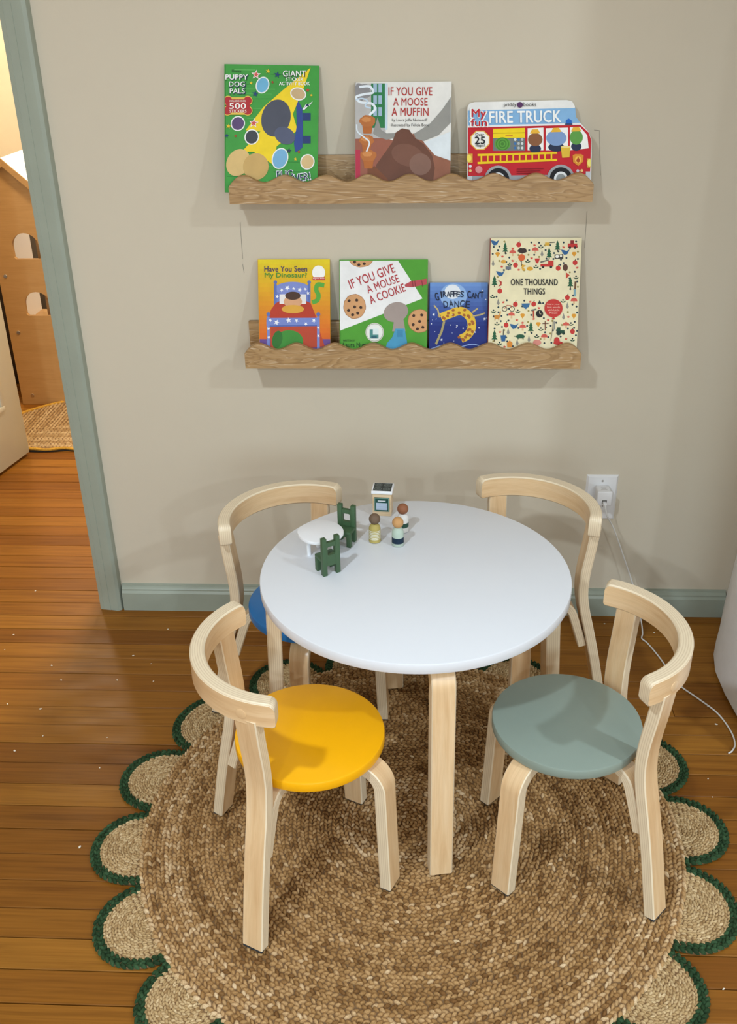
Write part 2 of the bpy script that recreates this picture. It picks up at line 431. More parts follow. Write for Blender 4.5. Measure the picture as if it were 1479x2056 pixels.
box('plank_field', (1.62, y, -.019), (2.6, 0, 0), M['plank'], floor)

# next room
struct(box('wall_far', (-2.6, 3.0, 0), (1.2, 3.1, H), M['cream']), 'cream wall of the next room', 'wall')
struct(box('wall_far_left', (-2.6, .14, 0), (-2.5, 3.0, H), M['cream']), 'cream side wall of the next room', 'wall')
struct(box('wall_far_right', (.9, .14, 0), (1.0, 3.0, H), M['cream']), 'cream wall on the right of the next room', 'wall')
door = empty('door_1', (-1.567, .15, 0), math.radians(78.5), 'off white panelled door standing open into the next room', 'door'); door['kind'] = 'structure'
bm = bmesh.new(); add_box(bm, (0, -.004, .012), (.90, .026, 2.03), .002); bm_obj('slab', bm, M['door'], door, 40)
for z0, z1 in ((.22, .95), (1.1, 1.85)):
    for x0, x1 in ((.10, .40), (.50, .80)):
        bm = bmesh.new()
        for a, b, c_, d in ((x0, x1, z0, z0+.02), (x0, x1, z1-.02, z1)): add_box(bm, (a, -.010, c_), (b, -.0035, d), .002)
        for a, b in ((x0, x0+.02), (x1-.02, x1)): add_box(bm, (a, -.010, z0+.02), (b, -.0035, z1-.02), .002)
        bm_obj('panel_moulding', bm, M['door'], door, 40)

# plywood play house
ph = empty('wooden_playhouse', (-1.50, 1.55, 0), 0, 'birch plywood playhouse with peaked white roof and arched windows', 'playhouse')
half, eave, peak, dep = .30, .70, .985, .36
def arch_pts(cx, zb, w, h_, n=14):
    r = w/2; pts = [(cx-r*.86, zb), (cx+r*.86, zb), (cx+r, zb+.14*r)]
    for k in range(n+1):
        a = PI*k/n; pts.append((cx+r*math.cos(a), zb+h_-r+r*math.sin(a)))
    pts.append((cx-r, zb+.14*r)); return pts
def wall_with_holes(name, outline, holes, y0, y1, m, parent):
    from mathutils.geometry import delaunay_2d_cdt
    pts = []; edges = []
    for loop in [outline]+holes:
        s0 = len(pts); pts += [Vector(p) for p in loop]; edges += [(s0+i, s0+(i+1) % len(loop)) for i in range(len(loop))]
    vv, ee, ff, *_ = delaunay_2d_cdt(pts, edges, [], 0, 1e-6)
    def inside(p, loop):
        c = False
        for i in range(len(loop)):
            (x1, z1), (x2, z2) = loop[i], loop[i-1]
            if (z1 > p[1]) != (z2 > p[1]) and p[0] < (x2-x1)*(p[1]-z1)/(z2-z1)+x1: c = not c
        return c
    bm = bmesh.new(); a = [bm.verts.new((v.x, y0, v.y)) for v in vv]; b = [bm.verts.new((v.x, y1, v.y)) for v in vv]
    for f in ff:
        cx = sum(vv[i].x for i in f)/len(f); cz = sum(vv[i].y for i in f)/len(f)
        if inside((cx, cz), outline) and not any(inside((cx, cz), h_) for h_ in holes):
            bm.faces.new([a[i] for i in f]); bm.faces.new([b[i] for i in f][::-1])
    for loop in [outline]+holes:
        idx = [min(range(len(vv)), key=lambda i: (vv[i].x-p[0])**2+(vv[i].y-p[1])**2) for p in loop]
        for i in range(len(idx)):
            p, q = idx[i], idx[(i+1) % len(idx)]
            if p != q: bm.faces.new((a[p], a[q], b[q], b[p]))
    return bm_obj(name, bm, m, parent)
outl = [(-.10, 0), (.30, 0), (.30, .70), (.0, .978), (-.10, .885)]
wall_with_holes('front_panel', outl, [arch_pts(.032, .618, .108, .102), arch_pts(.040, .388, .108, .098)], 0, .018, M['house_wood'], ph)
box('side_panel', (-.100, .018, 0), (-.088, dep, .84), M['toy_white'], ph)
box('inner_panel', (.036, .10, .02), (.29, .115, .70), M['house_wood'], ph)
box('shelf_board', (-.10, .018, .30), (.30, dep, .314), M['house_wood'], ph)
gap_box = empty('dark_gap_box', (-1.98, 1.80, 0), 0, 'dark brown box added to stand for the shade in the narrow gap beside the playhouse', 'gap filler')  # made-up box that fills the shaded gap beside the playhouse
box('body', (-.33, 0, .0), (.33, .40, .62), paint('gap_shade_brown', (.035, .02, .01), .6, .2), gap_box, .004)  # near-black brown stands for the shade in the gap
box('door', (-.32, -.012, .03), (-.004, 0, .60), paint('gap_shade_brown', (.035, .02, .01), .6, .2), gap_box, .003)  # front leaves of the added gap box
box('door', (.004, -.012, .03), (.32, 0, .60), paint('gap_shade_brown', (.035, .02, .01), .6, .2), gap_box, .003)
for sgn, x_end in ((1, .33), (-1, -.15)):
    z_end = .985-abs(x_end)*.925
    bm = bmesh.new(); extrude_poly(bm, [(0, .985), (x_end, z_end), (x_end, z_end+.018), (0, 1.003)], -.012, dep+.03)
    bm_obj('roof_panel', bm, M['toy_white'], ph)
    bm = bmesh.new(); extrude_poly(bm, [(0, .972), (x_end, z_end-.013), (x_end, z_end+.017), (0, 1.002)], -.016, -.012)
    bm_obj('roof_edge', bm, M['house_wood'], ph)
for p in ((11, 555), (37, 668), (65, 794)):
    q = hit(p, 1, 1.55); o = lathe('screw', [(0, 0), (.008, 0), (.007, .002), (.003, .0025), (0, .0015)], M['steel'], ph, 16)
    o.rotation_euler = (PI/2, 0, 0); o.location = (q[0]+1.50, 0, q[2])

# ------------------------------------------------------------------ braided rugs
nprng = np.random.default_rng(7)
def strands(name, cells, m, parent, zbase, kind='stuff'):
    """cells: rows of (x, y, angle, length, width, height, tint); one plump yarn lobe each"""
    C = np.asarray(cells, float); n = len(C); k = 8
    a = np.arange(k)*2*PI/k
    tx = np.concatenate([np.cos(a), .62*np.cos(a), [0]])*.5
    ty = np.concatenate([np.sin(a), .58*np.sin(a), [0]])*.5
    tz = np.concatenate([np.full(k, -.45), np.full(k, .72), [1.0]])
    L = C[:, 3:4]*tx; W = C[:, 4:5]*ty
    ca, sa = np.cos(C[:, 2:3]), np.sin(C[:, 2:3])
    X = C[:, 0:1]+L*ca-W*sa; Y = C[:, 1:2]+L*sa+W*ca
    Z = zbase+C[:, 5:6]*tz+.0*X
    co = np.stack([X, Y, Z], -1).reshape(-1, 3)
    faces = [(i, (i+1) % k, k+(i+1) % k, k+i) for i in range(k)]
    tris = [(k+i, k+(i+1) % k, 2*k) for i in range(k)]
    nv = 2*k+1; off = (np.arange(n)*nv)[:, None, None]
    q = (np.array(faces)[None]+off).reshape(-1); t = (np.array(tris)[None]+off).reshape(-1)
    me = bpy.data.meshes.new(name); me.vertices.add(len(co)); me.vertices.foreach_set('co', co.ravel())
    nq, ntr = n*k, n*k
    me.loops.add(4*nq+3*ntr); me.loops.foreach_set('vertex_index', np.concatenate([q, t]))
    me.polygons.add(nq+ntr)
    me.polygons.foreach_set('loop_start', np.concatenate([np.arange(nq)*4, 4*nq+np.arange(ntr)*3]))
    me.update(calc_edges=True)
    me.polygons.foreach_set('use_smooth', np.ones(nq+ntr, bool))
    at = me.attributes.new('tint', 'FLOAT', 'POINT'); at.data.foreach_set('value', np.repeat(np.clip(C[:, 6], 0, 1), nv))
    o = link(name, me, m, parent); o['kind'] = kind
    return o
RX, RY, RR = .067, -.800, .548
rug = empty('scalloped_rug', (RX, RY, 0), 0, 'round braided jute rug with dark green scalloped border under the table', 'rug')
lathe('backing', disc_profile(RR-.004, .003, .0085, .002), M['jute_base'], rug, 96)
cells = []; row = .0080; nrow = int(RR/row)
tone = np.cumsum(nprng.normal(0, .10, nrow+2)); tone -= np.linspace(tone[0], tone[-1], nrow+2); tone = np.clip(tone, -.16, .16)
for i in range(nrow):
    r = row*(i+.55); cnt = max(4, int(2*PI*r/.0104)); ph0 = nprng.random()
    sign = 1 if i % 2 else -1
    drift = .10*np.sin(np.arange(cnt)/cnt*2*PI*3+i*.7)+.08*np.sin(np.arange(cnt)/cnt*2*PI*11+i*1.9)
    for j in range(cnt):
        a = 2*PI*(j+ph0+nprng.normal(0, .09))/cnt; rr = r+nprng.normal(0, .0007)
        cells.append((rr*math.cos(a), rr*math.sin(a), a+PI/2+sign*(.50+nprng.normal(0, .10)), .0150*nprng.uniform(.85, 1.2), .0080*nprng.uniform(.85, 1.15), .0042*nprng.uniform(.7, 1.3), .5+tone[i]+drift[j]*.9+.03+nprng.normal(0, .2)))
strands('braided_body', cells, M['jute'], rug, .0095)
# one scallop per gap between these directions, as seen around the edge
val = [10, 31, 51.5, 72, 92.5, 113, 134, 158, 178, 198, 218, 236, 254, 272, 290, 308.5, 329, 350.5]
for k in range(len(val)):
    a0, a1 = math.radians(val[k]), math.radians(val[(k+1) % len(val)]+(360 if k == len(val)-1 else 0))
    am = (a0+a1)/2; cr = .545; hw = cr*math.sin((a1-a0)/2)-.002; ht = .108
    def pt(s, ang):                         # s: 0 centre .. 1 outline; ang 0..pi across the outside
        u = hw*s*math.cos(ang); w = ht*s*abs(math.sin(ang))**.86 if math.sin(ang) > 0 else ht*s*math.sin(ang)
        base = cr-.010
        x, y = (base+w), u
        return (x*math.cos(am)-y*math.sin(am), x*math.sin(am)+y*math.cos(am))
    bm = bmesh.new(); outline = [pt(1.0, PI*i/24) for i in range(25)]+[pt(1.0, PI+PI*i/6) for i in range(1, 6) if False]
    inner = [((cr-.05)*math.cos(am+t), (cr-.05)*math.sin(am+t)) for t in (.07, 0, -.07)]
    extrude_poly(bm, outline+inner[::-1], .001, .005)
    for v in bm.verts: v.co = Vector((v.co.x, v.co.z, v.co.y))
    sc = bm_obj('scallop', bm, M['jute_base'], rug)
    cs = []; nr = 17
    for i in range(nr):
        s = (i+.6)/nr*.84; ln = PI*(hw+ht)/2*s; cnt = max(2, int(ln/.0088)+1); sg = 1 if i % 2 else -1
        for j in range(cnt):
            ang = PI*(j+.5+nprng.normal(0, .1))/cnt
            p = pt(s, ang); q = pt(s, ang+.05); d = math.atan2(q[1]-p[1], q[0]-p[0])
            if math.hypot(*p) < RR-.012: continue
            cs.append((p[0], p[1], d+sg*(.38+nprng.normal(0, .1)), .0125*nprng.uniform(.85, 1.2), .0062*nprng.uniform(.85, 1.15), .0032*nprng.uniform(.7, 1.3), .5+.1*math.sin(i*2.1+k)+nprng.normal(0, .2)))
    strands('braid', cs, M['jute_pale'], sc, .0052)
    cs = []
    for i, s_in in enumerate((.003, .009, .015)):
        # walk along the outline, inset by s_in
        pts = [pt(1-s_in/ht, PI*t/60) for t in range(61)]
        seg = [math.dist(pts[t], pts[t+1]) for t in range(60)]; tot = sum(seg); cnt = int(tot/.0112); sg = 1 if i % 2 else -1
        for j in range(cnt):
            d0 = tot*(j+.5+nprng.normal(0, .06))/cnt; t = 0
            while t < 59 and d0 > seg[t]: d0 -= seg[t]; t += 1
            f = d0/max(seg[t], 1e-6); x = pts[t][0]+(pts[t+1][0]-pts[t][0])*f; y = pts[t][1]+(pts[t+1][1]-pts[t][1])*f
            d = math.atan2(pts[t+1][1]-pts[t][1], pts[t+1][0]-pts[t][0])
            cs.append((x, y, d+sg*(.55+nprng.normal(0, .08)), .0165*nprng.uniform(.92, 1.1), .0086*nprng.uniform(.92, 1.08), .0046*nprng.uniform(.85, 1.15), .5+nprng.normal(0, .22)))
    strands('border_braid', cs, M['jute_green'], sc, .0062)

# rug in the next room
rug2 = empty('jute_floor_rug', (-1.30, 1.07, 0), 0, 'jute rug with mustard scalloped edge in front of the playhouse', 'rug')
cs = []
for i in range(40):
    yy = .012+i*.0125
    for j in range(int(.62/.014)):
        xx = -.30+j*.014+nprng.normal(0, .001)
        if xx < -.25 or yy > .36+(xx+.25)*1.25: continue
        side = xx+.27 < yy*.95
        cs.append((xx, yy+nprng.normal(0, .0006), (PI/2 if side else 0)+(.35 if (i % 2) else -.35)*(1 if not side else -1), .018, .0105, .0045*nprng.uniform(.7, 1.3), .5+.22*math.sin(i*1.3 if not side else j*1.3)+nprng.normal(0, .15)))
strands('braid', cs, M['jute_pale'], rug2, .009)
def wavy(n=60): return [(-.32+.66*t/n, -.012*abs(math.sin(t/n*PI*3.3+.5))) for t in range(n+1)]
bm = bmesh.new(); w = wavy(); extrude_poly(bm, [p for p in w if p[0] > -.255]+[(.34, .5), (-.12, .5), (-.255, .35)], .001, .009)
for v in bm.verts: v.co = Vector((v.co.x, v.co.z, v.co.y))
bm_obj('backing', bm, M['jute_base'], rug2)
tube('mustard_edge', [(x, y, .010+.002*math.sin(x*60)) for x, y in w if x > -.255], .006, paint('mustard_yarn', (.55, .30, .03), .8, .2, .4, 120), rug2)
tube('mustard_edge', [tuple(p) for p in spline([(-.255, 0, .01), (-.262, .12, .01), (-.252, .2, .01), (-.265, .3, .01), (-.25, .36, .01), (-.18, .44, .01), (-.10, .50, .01)], 6)], .007, paint('mustard_yarn', (.55, .30, .03), .8, .2, .4, 120), rug2)
tube('dark_underside', [(x, y-.003, .003) for x, y in w], .004, M['black'], rug2)

# ------------------------------------------------------------------ table
ZR = .0153                                        # height of the rug pile the furniture stands on
TX, TY, TZ = .073, -.625, .508
table = empty('play_table', (TX, TY, ZR), 0, 'round white topped kids table with bent birch legs', 'table')
lathe('table_top', disc_profile(.305, TZ-.022-ZR, TZ-ZR, .003), M['white'], table, 128)
for az, fr in ((-80, .303), (10, .309), (100, .272), (190, .292)):
    p = bend_path(.16, TZ-.022-.0145-ZR, .283, .035, fr, .0014)
    lg = radial_strip('leg', p, math.radians(az), .044, .029, table)

# ------------------------------------------------------------------ chairs
def make_chair(seat_mat):
    t = empty('bentwood_chair')
    ST = .325-ZR; th = .021
    s = lathe('seat', disc_profile(.137, ST-th, ST, .0035), seat_mat, t, 96)
    zl = ST-th-.0115
    for sg in (1, -1):
        az = sg*math.radians(45)
        p = bend_path(.035, zl, .153, .040, .163, .003)
        l = radial_strip('leg', p, az, .042, .023, t)
        c, s_ = math.cos(az), math.sin(az)
        pd = box('foot_pad', (-.0105, -.020, 0), (.0105, .020, .0032), M['pad'], l); pd.location = (.163*c, .163*s_, 0); pd.rotation_euler = (0, 0, az)
    up = [(.233, .003), (.219, .07), (.204, .14), (.187, .21), (.173, .265), (.166, .31), (.167, .36), (.174, .42), (.1797, .4765)]
    up = [tuple(q) for q in spline(up, 5)]
    for sg in (1, -1):
        az = sg*math.radians(135); c, s_ = math.cos(az), math.sin(az)
        lean = lambda z, sg=sg: -sg*.012*max(0, 1-z/.30)
        u = radial_strip('back_leg', up, az, .042, .0222, t, lean=lean)
        pd = box('foot_pad', (-.0105, -.020, 0), (.0105, .020, .0032), M['pad'], u); pd.location = (.233*c+sg*.012*s_, .233*s_-sg*.012*c, 0); pd.rotation_euler = (0, 0, az)
        q = [(.035, .278), (.100, .278), (.121, .2755), (.136, .268), (.1455, .256), (.1525, .238), (.162, .21), (.172, .18), (.177, .163)]
        radial_strip('seat_bracket', [tuple(v) for v in spline(q, 3)], az, .036, .0195, t)
    # curved back
    fr = []; R = .163; A = math.radians(67.5); zc = .5065-ZR; hh = .0245; n = 44
    ts = [-1+2*i/n for i in range(n+1)]; ts = sorted(set(ts+[-1+.004, -1+.012, -1+.025, -1+.04, 1-.004, 1-.012, 1-.025, 1-.04]))
    for tt in ts:
        a = PI+tt*A; d = (1-abs(tt))*A*R; rt, rb = .013, .006
        top = hh-(rt-math.sqrt(max(0, rt*rt-(rt-d)**2)) if d < rt else 0)
        bot = -hh+(rb-math.sqrt(max(0, rb*rb-(rb-d)**2)) if d < rb else 0)
        fr.append(((-.022+R*math.cos(a), R*math.sin(a), zc), (math.cos(a), math.sin(a), 0), (0, 0, 1), bot, top))
    bk = bent('backrest', fr, .026, t, .003)
    for sg in (1, -1):
        a = PI+sg*math.radians(48.5)
        o = lathe('bolt_cap', [(0, -.002), (.0095, -.002), (.0095, .0006), (.008, .001), (0, .001)], M['birch'], bk, 24)
        o.matrix_local = Matrix.Translation((-.022+(R+.0128)*math.cos(a), (R+.0128)*math.sin(a), zc-.004)) @ Matrix.Rotation(a, 4, 'Z') @ Matrix.Rotation(PI/2, 4, 'Y')
    return t
chairs = [('seat_yellow', (-.117, -.888), 19.5, 'bentwood chair with a bright yellow round seat'),
          ('seat_sage', (.355, -.844), 182, 'bentwood chair with a sage green round seat near the plaster pier'),
          ('seat_blue', (-.158, -.456), -49, 'bentwood chair with a blue seat pushed under the table'),
          ('seat_cloud', (.285, -.411), -129, 'bentwood chair between the table and the wall outlet, seat hidden')]
proto = make_chair(M['seat_yellow'])
for i, (sm, (x, y), rz, lab) in enumerate(chairs):
    o = proto if i == 0 else copy_tree(proto)
    o.location = (x, y, ZR); o.rotation_euler = (0, 0, math.radians(rz)); tag(o, lab, 'chair', 'bentwood chairs around the round table')
    if i:
        s = [c for c in bpy.data.objects if c.parent == o and c.name.startswith('seat') and not c.name.startswith('seat_b')][0]
        s.data = s.data.copy(); s.data.materials[0] = M[sm]

# ------------------------------------------------------------------ toys on the table
tt = empty('toy_table', (-.1175, -.558, TZ), 0, 'tiny white round toy table beside two green toy chairs', 'toy table')
lathe('table_top', disc_profile(.0462, .044, .051, .0015), M['toy_white'], tt, 64, lambda a: 1+.018*math.cos(4*a+.6))
for a in (20, 110, 200, 290):
    a = math.radians(a); lathe('leg', [(0, 0), (.0042, 0), (.0045, .001), (.0045, .0445), (0, .0445)], M['toy_white'], tt, 16, loc=(.026*math.cos(a), .026*math.sin(a), 0))
def toy_chair(loc, rz, label):
    """back at local y = 0, front towards +y"""
    t = empty('toy_chair', loc, rz, label, 'toy chair', 'green toy chairs')
    w, pw, hgt = .0385, .0095, .083
    for s in (-1, 1): box('back_post', (s*w/2-(pw if s > 0 else 0), 0, 0), (s*w/2+(0 if s > 0 else pw), .010, hgt), M['toy_green'], t, .0009)
    x = w/2-pw+.0002
    def rr(cx, cz, hw_, hh_, r=.003, n=4):
        out = []
        for sx, sz, a0 in ((1, 1, 0), (-1, 1, 90), (-1, -1, 180), (1, -1, 270)):
            for k in range(n+1):
                a = math.radians(a0+90*k/n); out.append((cx+sx*(hw_-r)+r*math.cos(a), cz+sz*(hh_-r)+r*math.sin(a)))
        return out
    wall_with_holes('back_panel', [(-x, .021), (x, .021), (x, .0725), (-x, .0725)], [rr(0, .054, .0082, .0095)], .0008, .0085, M['toy_green'], t)
    box('seat', (-w/2, .010, .029), (w/2, .036, .036), M['toy_green'], t, .0012)
    for s in (-1, 1): box('front_leg', (s*w/2-(pw if s > 0 else 0), .0265, 0), (s*w/2+(0 if s > 0 else pw), .0357, .0292), M['toy_green'], t, .0008)
    box('apron', (-w/2+.002, .0275, .0235), (w/2-.002, .035, .0292), M['toy_green'], t)
    return t
toy_chair((-.0886, -.6425, TZ), math.radians(33), 'green toy chair with its back to the camera, nearest')
toy_chair((-.0660, -.4985, TZ), math.radians(162), 'green toy chair behind the toy table, facing the camera')
def peg(loc, label, body, head):
    t = empty('peg_doll', loc, 0, label, 'peg doll', 'wooden peg dolls')
    names = list(dict.fromkeys(c for _, c in body)); mats = [flat(c, .5) for c in names]
    prof = [(0, 0), (.0105, 0), (.0122, .0012)]; zs = [0.0012]
    def rad(z): return .0126-.0004*z/.03 if z < .029 else .0122*math.sqrt(max(.04, 1-((z-.029)/.0145)**2))
    cuts = sorted({round(.0012+k*(.0418-.0012)/40, 5) for k in range(41)} | {z for z, _ in body})
    prof += [(rad(z), z) for z in cuts[1:]]; prof.append((0, cuts[-1]))
    def mo(k):
        z = (prof[k][1]+prof[k+1][1])/2; m_ = 0
        for z0, c in body:
            if z >= z0: m_ = names.index(c)
        return m_
    lathe('body', prof, mats, t, 40, None, 50, mat_of=mo)
    r = .0118; hp = [(r*math.sin(PI*k/20), .0525-r*math.cos(PI*k/20)) for k in range(21)]
    hp[0] = (0, hp[0][1]); hp[-1] = (0, hp[-1][1])
    lathe('head', hp, flat(head, .5), t, 36, None, 60)
    return t
stripes = [(0, 'b2a05c')]+[x for k in range(6) for x in ((.0085+k*.0037, 'd8d3bd'), (.0105+k*.0037, 'b2a05c'))]
peg((-.010, -.5075, TZ), 'peg doll with brown head and mustard striped body', stripes, '6f5a49')
peg((.038, -.522, TZ), 'peg doll with tan head, mint top and navy band', [(0, 'a9b5a8'), (.0075, '1d2f42'), (.0205, 'b3c2b4')], 'c2925f')
peg((.0475, -.462, TZ), 'peg doll with dark brown head and white top', [(0, 'cfcac4'), (.012, '2d4a3d'), (.0225, 'ded9d4')], '8d5a3f')
st = empty('toy_stove', (.0015, -.3965, TZ), math.radians(-5), 'wooden toy stove with white top and four black burners', 'toy stove')
box('body', (-.0205, 0, 0), (.0205, .036, .054), M['toy_wood'], st, .001)
box('top', (-.0228, -.003, .054), (.0228, .041, .061), M['toy_white'], st, .0012)
hb = box('hob', (-.0195, .0005, .0608), (.0195, .038, .0615), flat('3a3f3c'), st)
for x in (-.0095, .0095):
    for y in (.0095, .0285):
        for r in (.0078, .0048, .002):
            bm = bmesh.new(); n = 28
            A = [bm.verts.new((x+r*math.cos(2*PI*k/n), y+r*math.sin(2*PI*k/n), .0617)) for k in range(n)]
            B = [bm.verts.new((x+(r-.0012)*math.cos(2*PI*k/n), y+(r-.0012)*math.sin(2*PI*k/n), .0617)) for k in range(n)]
            for k in range(n): bm.faces.new((A[k], A[(k+1) % n], B[(k+1) % n], B[k]))
            bm_obj('burner_ring', bm, flat('7d837f'), hb)
od = box('oven_door', (-.0165, -.0022, .012), (.0165, 0, .046), flat('234b43'), st, .001)
for lo, hi, cc, nm in (((-.0155, -.0026, .013), (.0155, -.0021, .045), '8fae9f', 'door_frame'), ((-.0145, -.0028, .014), (.0145, -.0024, .044), '234b43', 'door_face'), ((-.012, -.0030, .0165), (.012, -.0026, .0335), 'b9c6d6', 'oven_window'), ((-.0085, -.0034, .0375), (.0085, -.0028, .0395), 'd9dde0', 'door_handle')):
    box(nm, lo, hi, flat(cc), od)
for k in range(6): box('window_line', (-.0115, -.0032, .0178+k*.0025), (.0115, -.0029, .0183+k*.0025), flat('8ea0b8'), od)

# ------------------------------------------------------------------ shelves
SL, SD = .7826, .10
def shelf(x0, zb, label):
    t = empty('picture_ledge', (x0, 0, zb), 0, label, 'shelf', 'scalloped oak book ledges')
    n = 160; top = []
    pk = .0325; wl = (SL-2*pk)/7.6
    def zt(x):
        c = .0515+.0075*math.cos(2*PI*(x-pk)/((SL-2*pk)/8))
        e = min(x, SL-x)
        if e < pk: c = .0345+(.059-.0345)*math.sin(PI/2*min(1, e/pk*.97+.03))**.9
        return c
    xs = [SL*i/n for i in range(n+1)]; y0, y1 = -SD, -SD+.016; b = .0016
    bm = bmesh.new(); cols = []
    for x in xs:
        z = zt(x); cols.append([bm.verts.new(p) for p in ((x, y0, 0), (x, y0, z-b), (x, y0+b, z), (x, y1-b, z), (x, y1, z-b), (x, y1, 0))])
    for A, B in zip(cols, cols[1:]):
        for k in range(6): bm.faces.new((A[k], A[(k+1) % 6], B[(k+1) % 6], B[k]))
    bm.faces.new(cols[0]); bm.faces.new(cols[-1][::-1])
    bm_obj('scalloped_front', bm, M['oak'], t, 30)
    box('bottom_board', (.001, y1, 0), (SL-.001, -.014, .015), M['oak'], t)
    box('back_board', (.0, -.0145, 0), (SL, -.0005, .088), M['oak'], t, .0012)
    return t
SH_U = (-.3347, 1.1168); SH_L = (-.3276, .7418)
shelf(*SH_U, 'upper scalloped oak ledge holding three books')
shelf(*SH_L, 'lower scalloped oak ledge holding four books')

# ------------------------------------------------------------------ books
TEXTS = []
class Book:
    def __init__(s, label, zb, tl, tr, thick, yb=None, yt=-.004, crop=None, outline=None, cover='ffffff', spine=None, roll=0, bl=None, br=None, pages=True):
        """tl, tr: photo pixels of the upper corners, which rest back against the wall; bl, br: pixels low on the side edges"""
        yb = -.0825+thick if yb is None else yb
        P, Q = hit(tl, 1, yt-thick*.97), hit(tr, 1, yt-thick*.97); ymid = (yb+yt)/2-thick
        s.ox, s.oy, s.sc = crop
        xb0 = hit(bl, 1, yb-thick*.8)[0]; xb1 = hit(br, 1, yb-thick*.8)[0]
        xc = (P[0]+Q[0]+xb0+xb1)/4; w = ((Q[0]-P[0])+(xb1-xb0))/2; zt = (P[2]+Q[2])/2
        zbk = zb+.015+.0006
        th = math.atan2(yt-yb, zt-zbk); h = math.hypot(yt-yb, zt-zbk)
        s.w, s.h, s.t = w, h, thick
        s.root = empty('picture_book', (xc, yb, zbk), 0, label, 'book')
        s.root.rotation_euler = (-th, 0, 0)
        if roll: s.root.matrix_basis = Matrix.Translation((xc, yb, zbk+abs(roll)*w/2)) @ Matrix.Rotation(-th, 4, 'X') @ Matrix.Rotation(roll, 4, 'Y')
        bpy.context.view_layer.update()
        s.mw = np.array(s.root.matrix_world); s.inv = np.linalg.inv(s.mw)
        s.layer = 0; s.bm = bmesh.new(); s.inks = []; s.n = 0
        out = outline or [(-w/2, 0), (w/2, 0), (w/2, h), (-w/2, h)]
        if callable(out): out = out(s)
        s.out = out
        # boards, pages, spine
        cv = .0022 if thick > .006 else thick/3
        for nm, y0, y1 in (('front_cover', -thick, -thick+cv), ('back_cover', -cv, 0)):
            bm = bmesh.new(); extrude_poly(bm, out, y0, y1); bm_obj(nm, bm, flat(cover), s.root)
        cx = sum(p[0] for p in out)/len(out); cz = sum(p[1] for p in out)/len(out)
        bm = bmesh.new(); extrude_poly(bm, [(cx+(x-cx)*.985, cz+(z-cz)*.985) for x, z in out], -thick+cv, -cv); bm_obj('page_block', bm, M['pages'], s.root)
        if not outline: box('spine', (-w/2-.0012, -thick, 0), (-w/2+.0012, 0, h), flat(spine or cover), s.root)
    def loc(s, p, layer):
        y = -s.t-.0003-.00003*layer
        px = (s.ox+p[0]*s.sc, s.oy+p[1]*s.sc)
        n = s.mw[:3, 1]; p0 = s.mw[:3, 3]+n*y
        q = hit_plane(px, p0, n); l = s.inv @ np.array([*q, 1])
        return l[0], y, l[2]
    def mi(s, col):
        if col not in s.inks: s.inks.append(col)
        return s.inks.index(col)
    def poly(s, pts, col):
        s.layer += 1; vv = []
        for p in pts:
            x, y, z = s.loc(p, s.layer); x = min(max(x, -s.w/2), s.w/2); z = min(max(z, 0), s.h)
            vv.append(s.bm.verts.new((x, y, z)))
        try:
            f = s.bm.faces.new(vv); f.material_index = s.mi(col); s.n += 1
        except ValueError: pass
    def full(s, col, f0=0, f1=1):
        """the whole cover between two heights (0 top, 1 bottom)"""
        s.layer += 1; y = -s.t-.0003-.00003*s.layer; zlo, zhi = s.h*(1-f1), s.h*(1-f0)
        vv = [s.bm.verts.new((x, y, z)) for x, z in ((-s.w/2, zlo), (s.w/2, zlo), (s.w/2, zhi), (-s.w/2, zhi))]
        s.bm.faces.new(vv).material_index = s.mi(col)
    def rect(s, x0, y0, x1, y1, col): s.poly([(x0, y0), (x1, y0), (x1, y1), (x0, y1)], col)
    def ell(s, cx, cy, rx, ry, col, rot=0, n=28, wob=0):
        c, si = math.cos(rot), math.sin(rot); P = []
        for k in range(n):
            a = 2*PI*k/n; f = 1+wob*math.sin(5*a+cx)+wob*.6*math.sin(9*a)
            x, y = rx*math.cos(a)*f, ry*math.sin(a)*f; P.append((cx+x*c-y*si, cy+x*si+y*c))
        s.poly(P, col)
    def star(s, cx, cy, r, col, rot=0, n=5):
        s.poly([(cx+(r if k % 2 == 0 else r*.42)*math.sin(PI*k/n+rot), cy-(r if k % 2 == 0 else r*.42)*math.cos(PI*k/n+rot)) for k in range(2*n)], col)
    def line(s, pts, w, col):
        P = [np.array(p, float) for p in pts]; A = []; B = []
        for i in range(len(P)):
            d = P[min(i+1, len(P)-1)]-P[max(i-1, 0)]; d /= np.linalg.norm(d); n = np.array((-d[1], d[0]))*w/2
            A.append(P[i]+n); B.append(P[i]-n)
        s.poly([tuple(p) for p in A+B[::-1]], col)
    def text(s, body, cx, cy, w, h, col, rot=0, bold=.02, spacing=1.04):
        TEXTS.append((s, body, cx, cy, w, h, col, rot, bold, spacing))
    def finish(s):
        me = bpy.data.meshes.new('cover_picture'); s.bm.to_mesh(me); s.bm.free()
        link('cover_picture', me, [flat(c) for c in s.inks] or [flat('ffffff')], s.root)
S1, S2, S3, S4 = (420, 110, .27045), (690, 140, .36511), (430, 460, .29750), (840, 460, .25693)
BOOKS = []

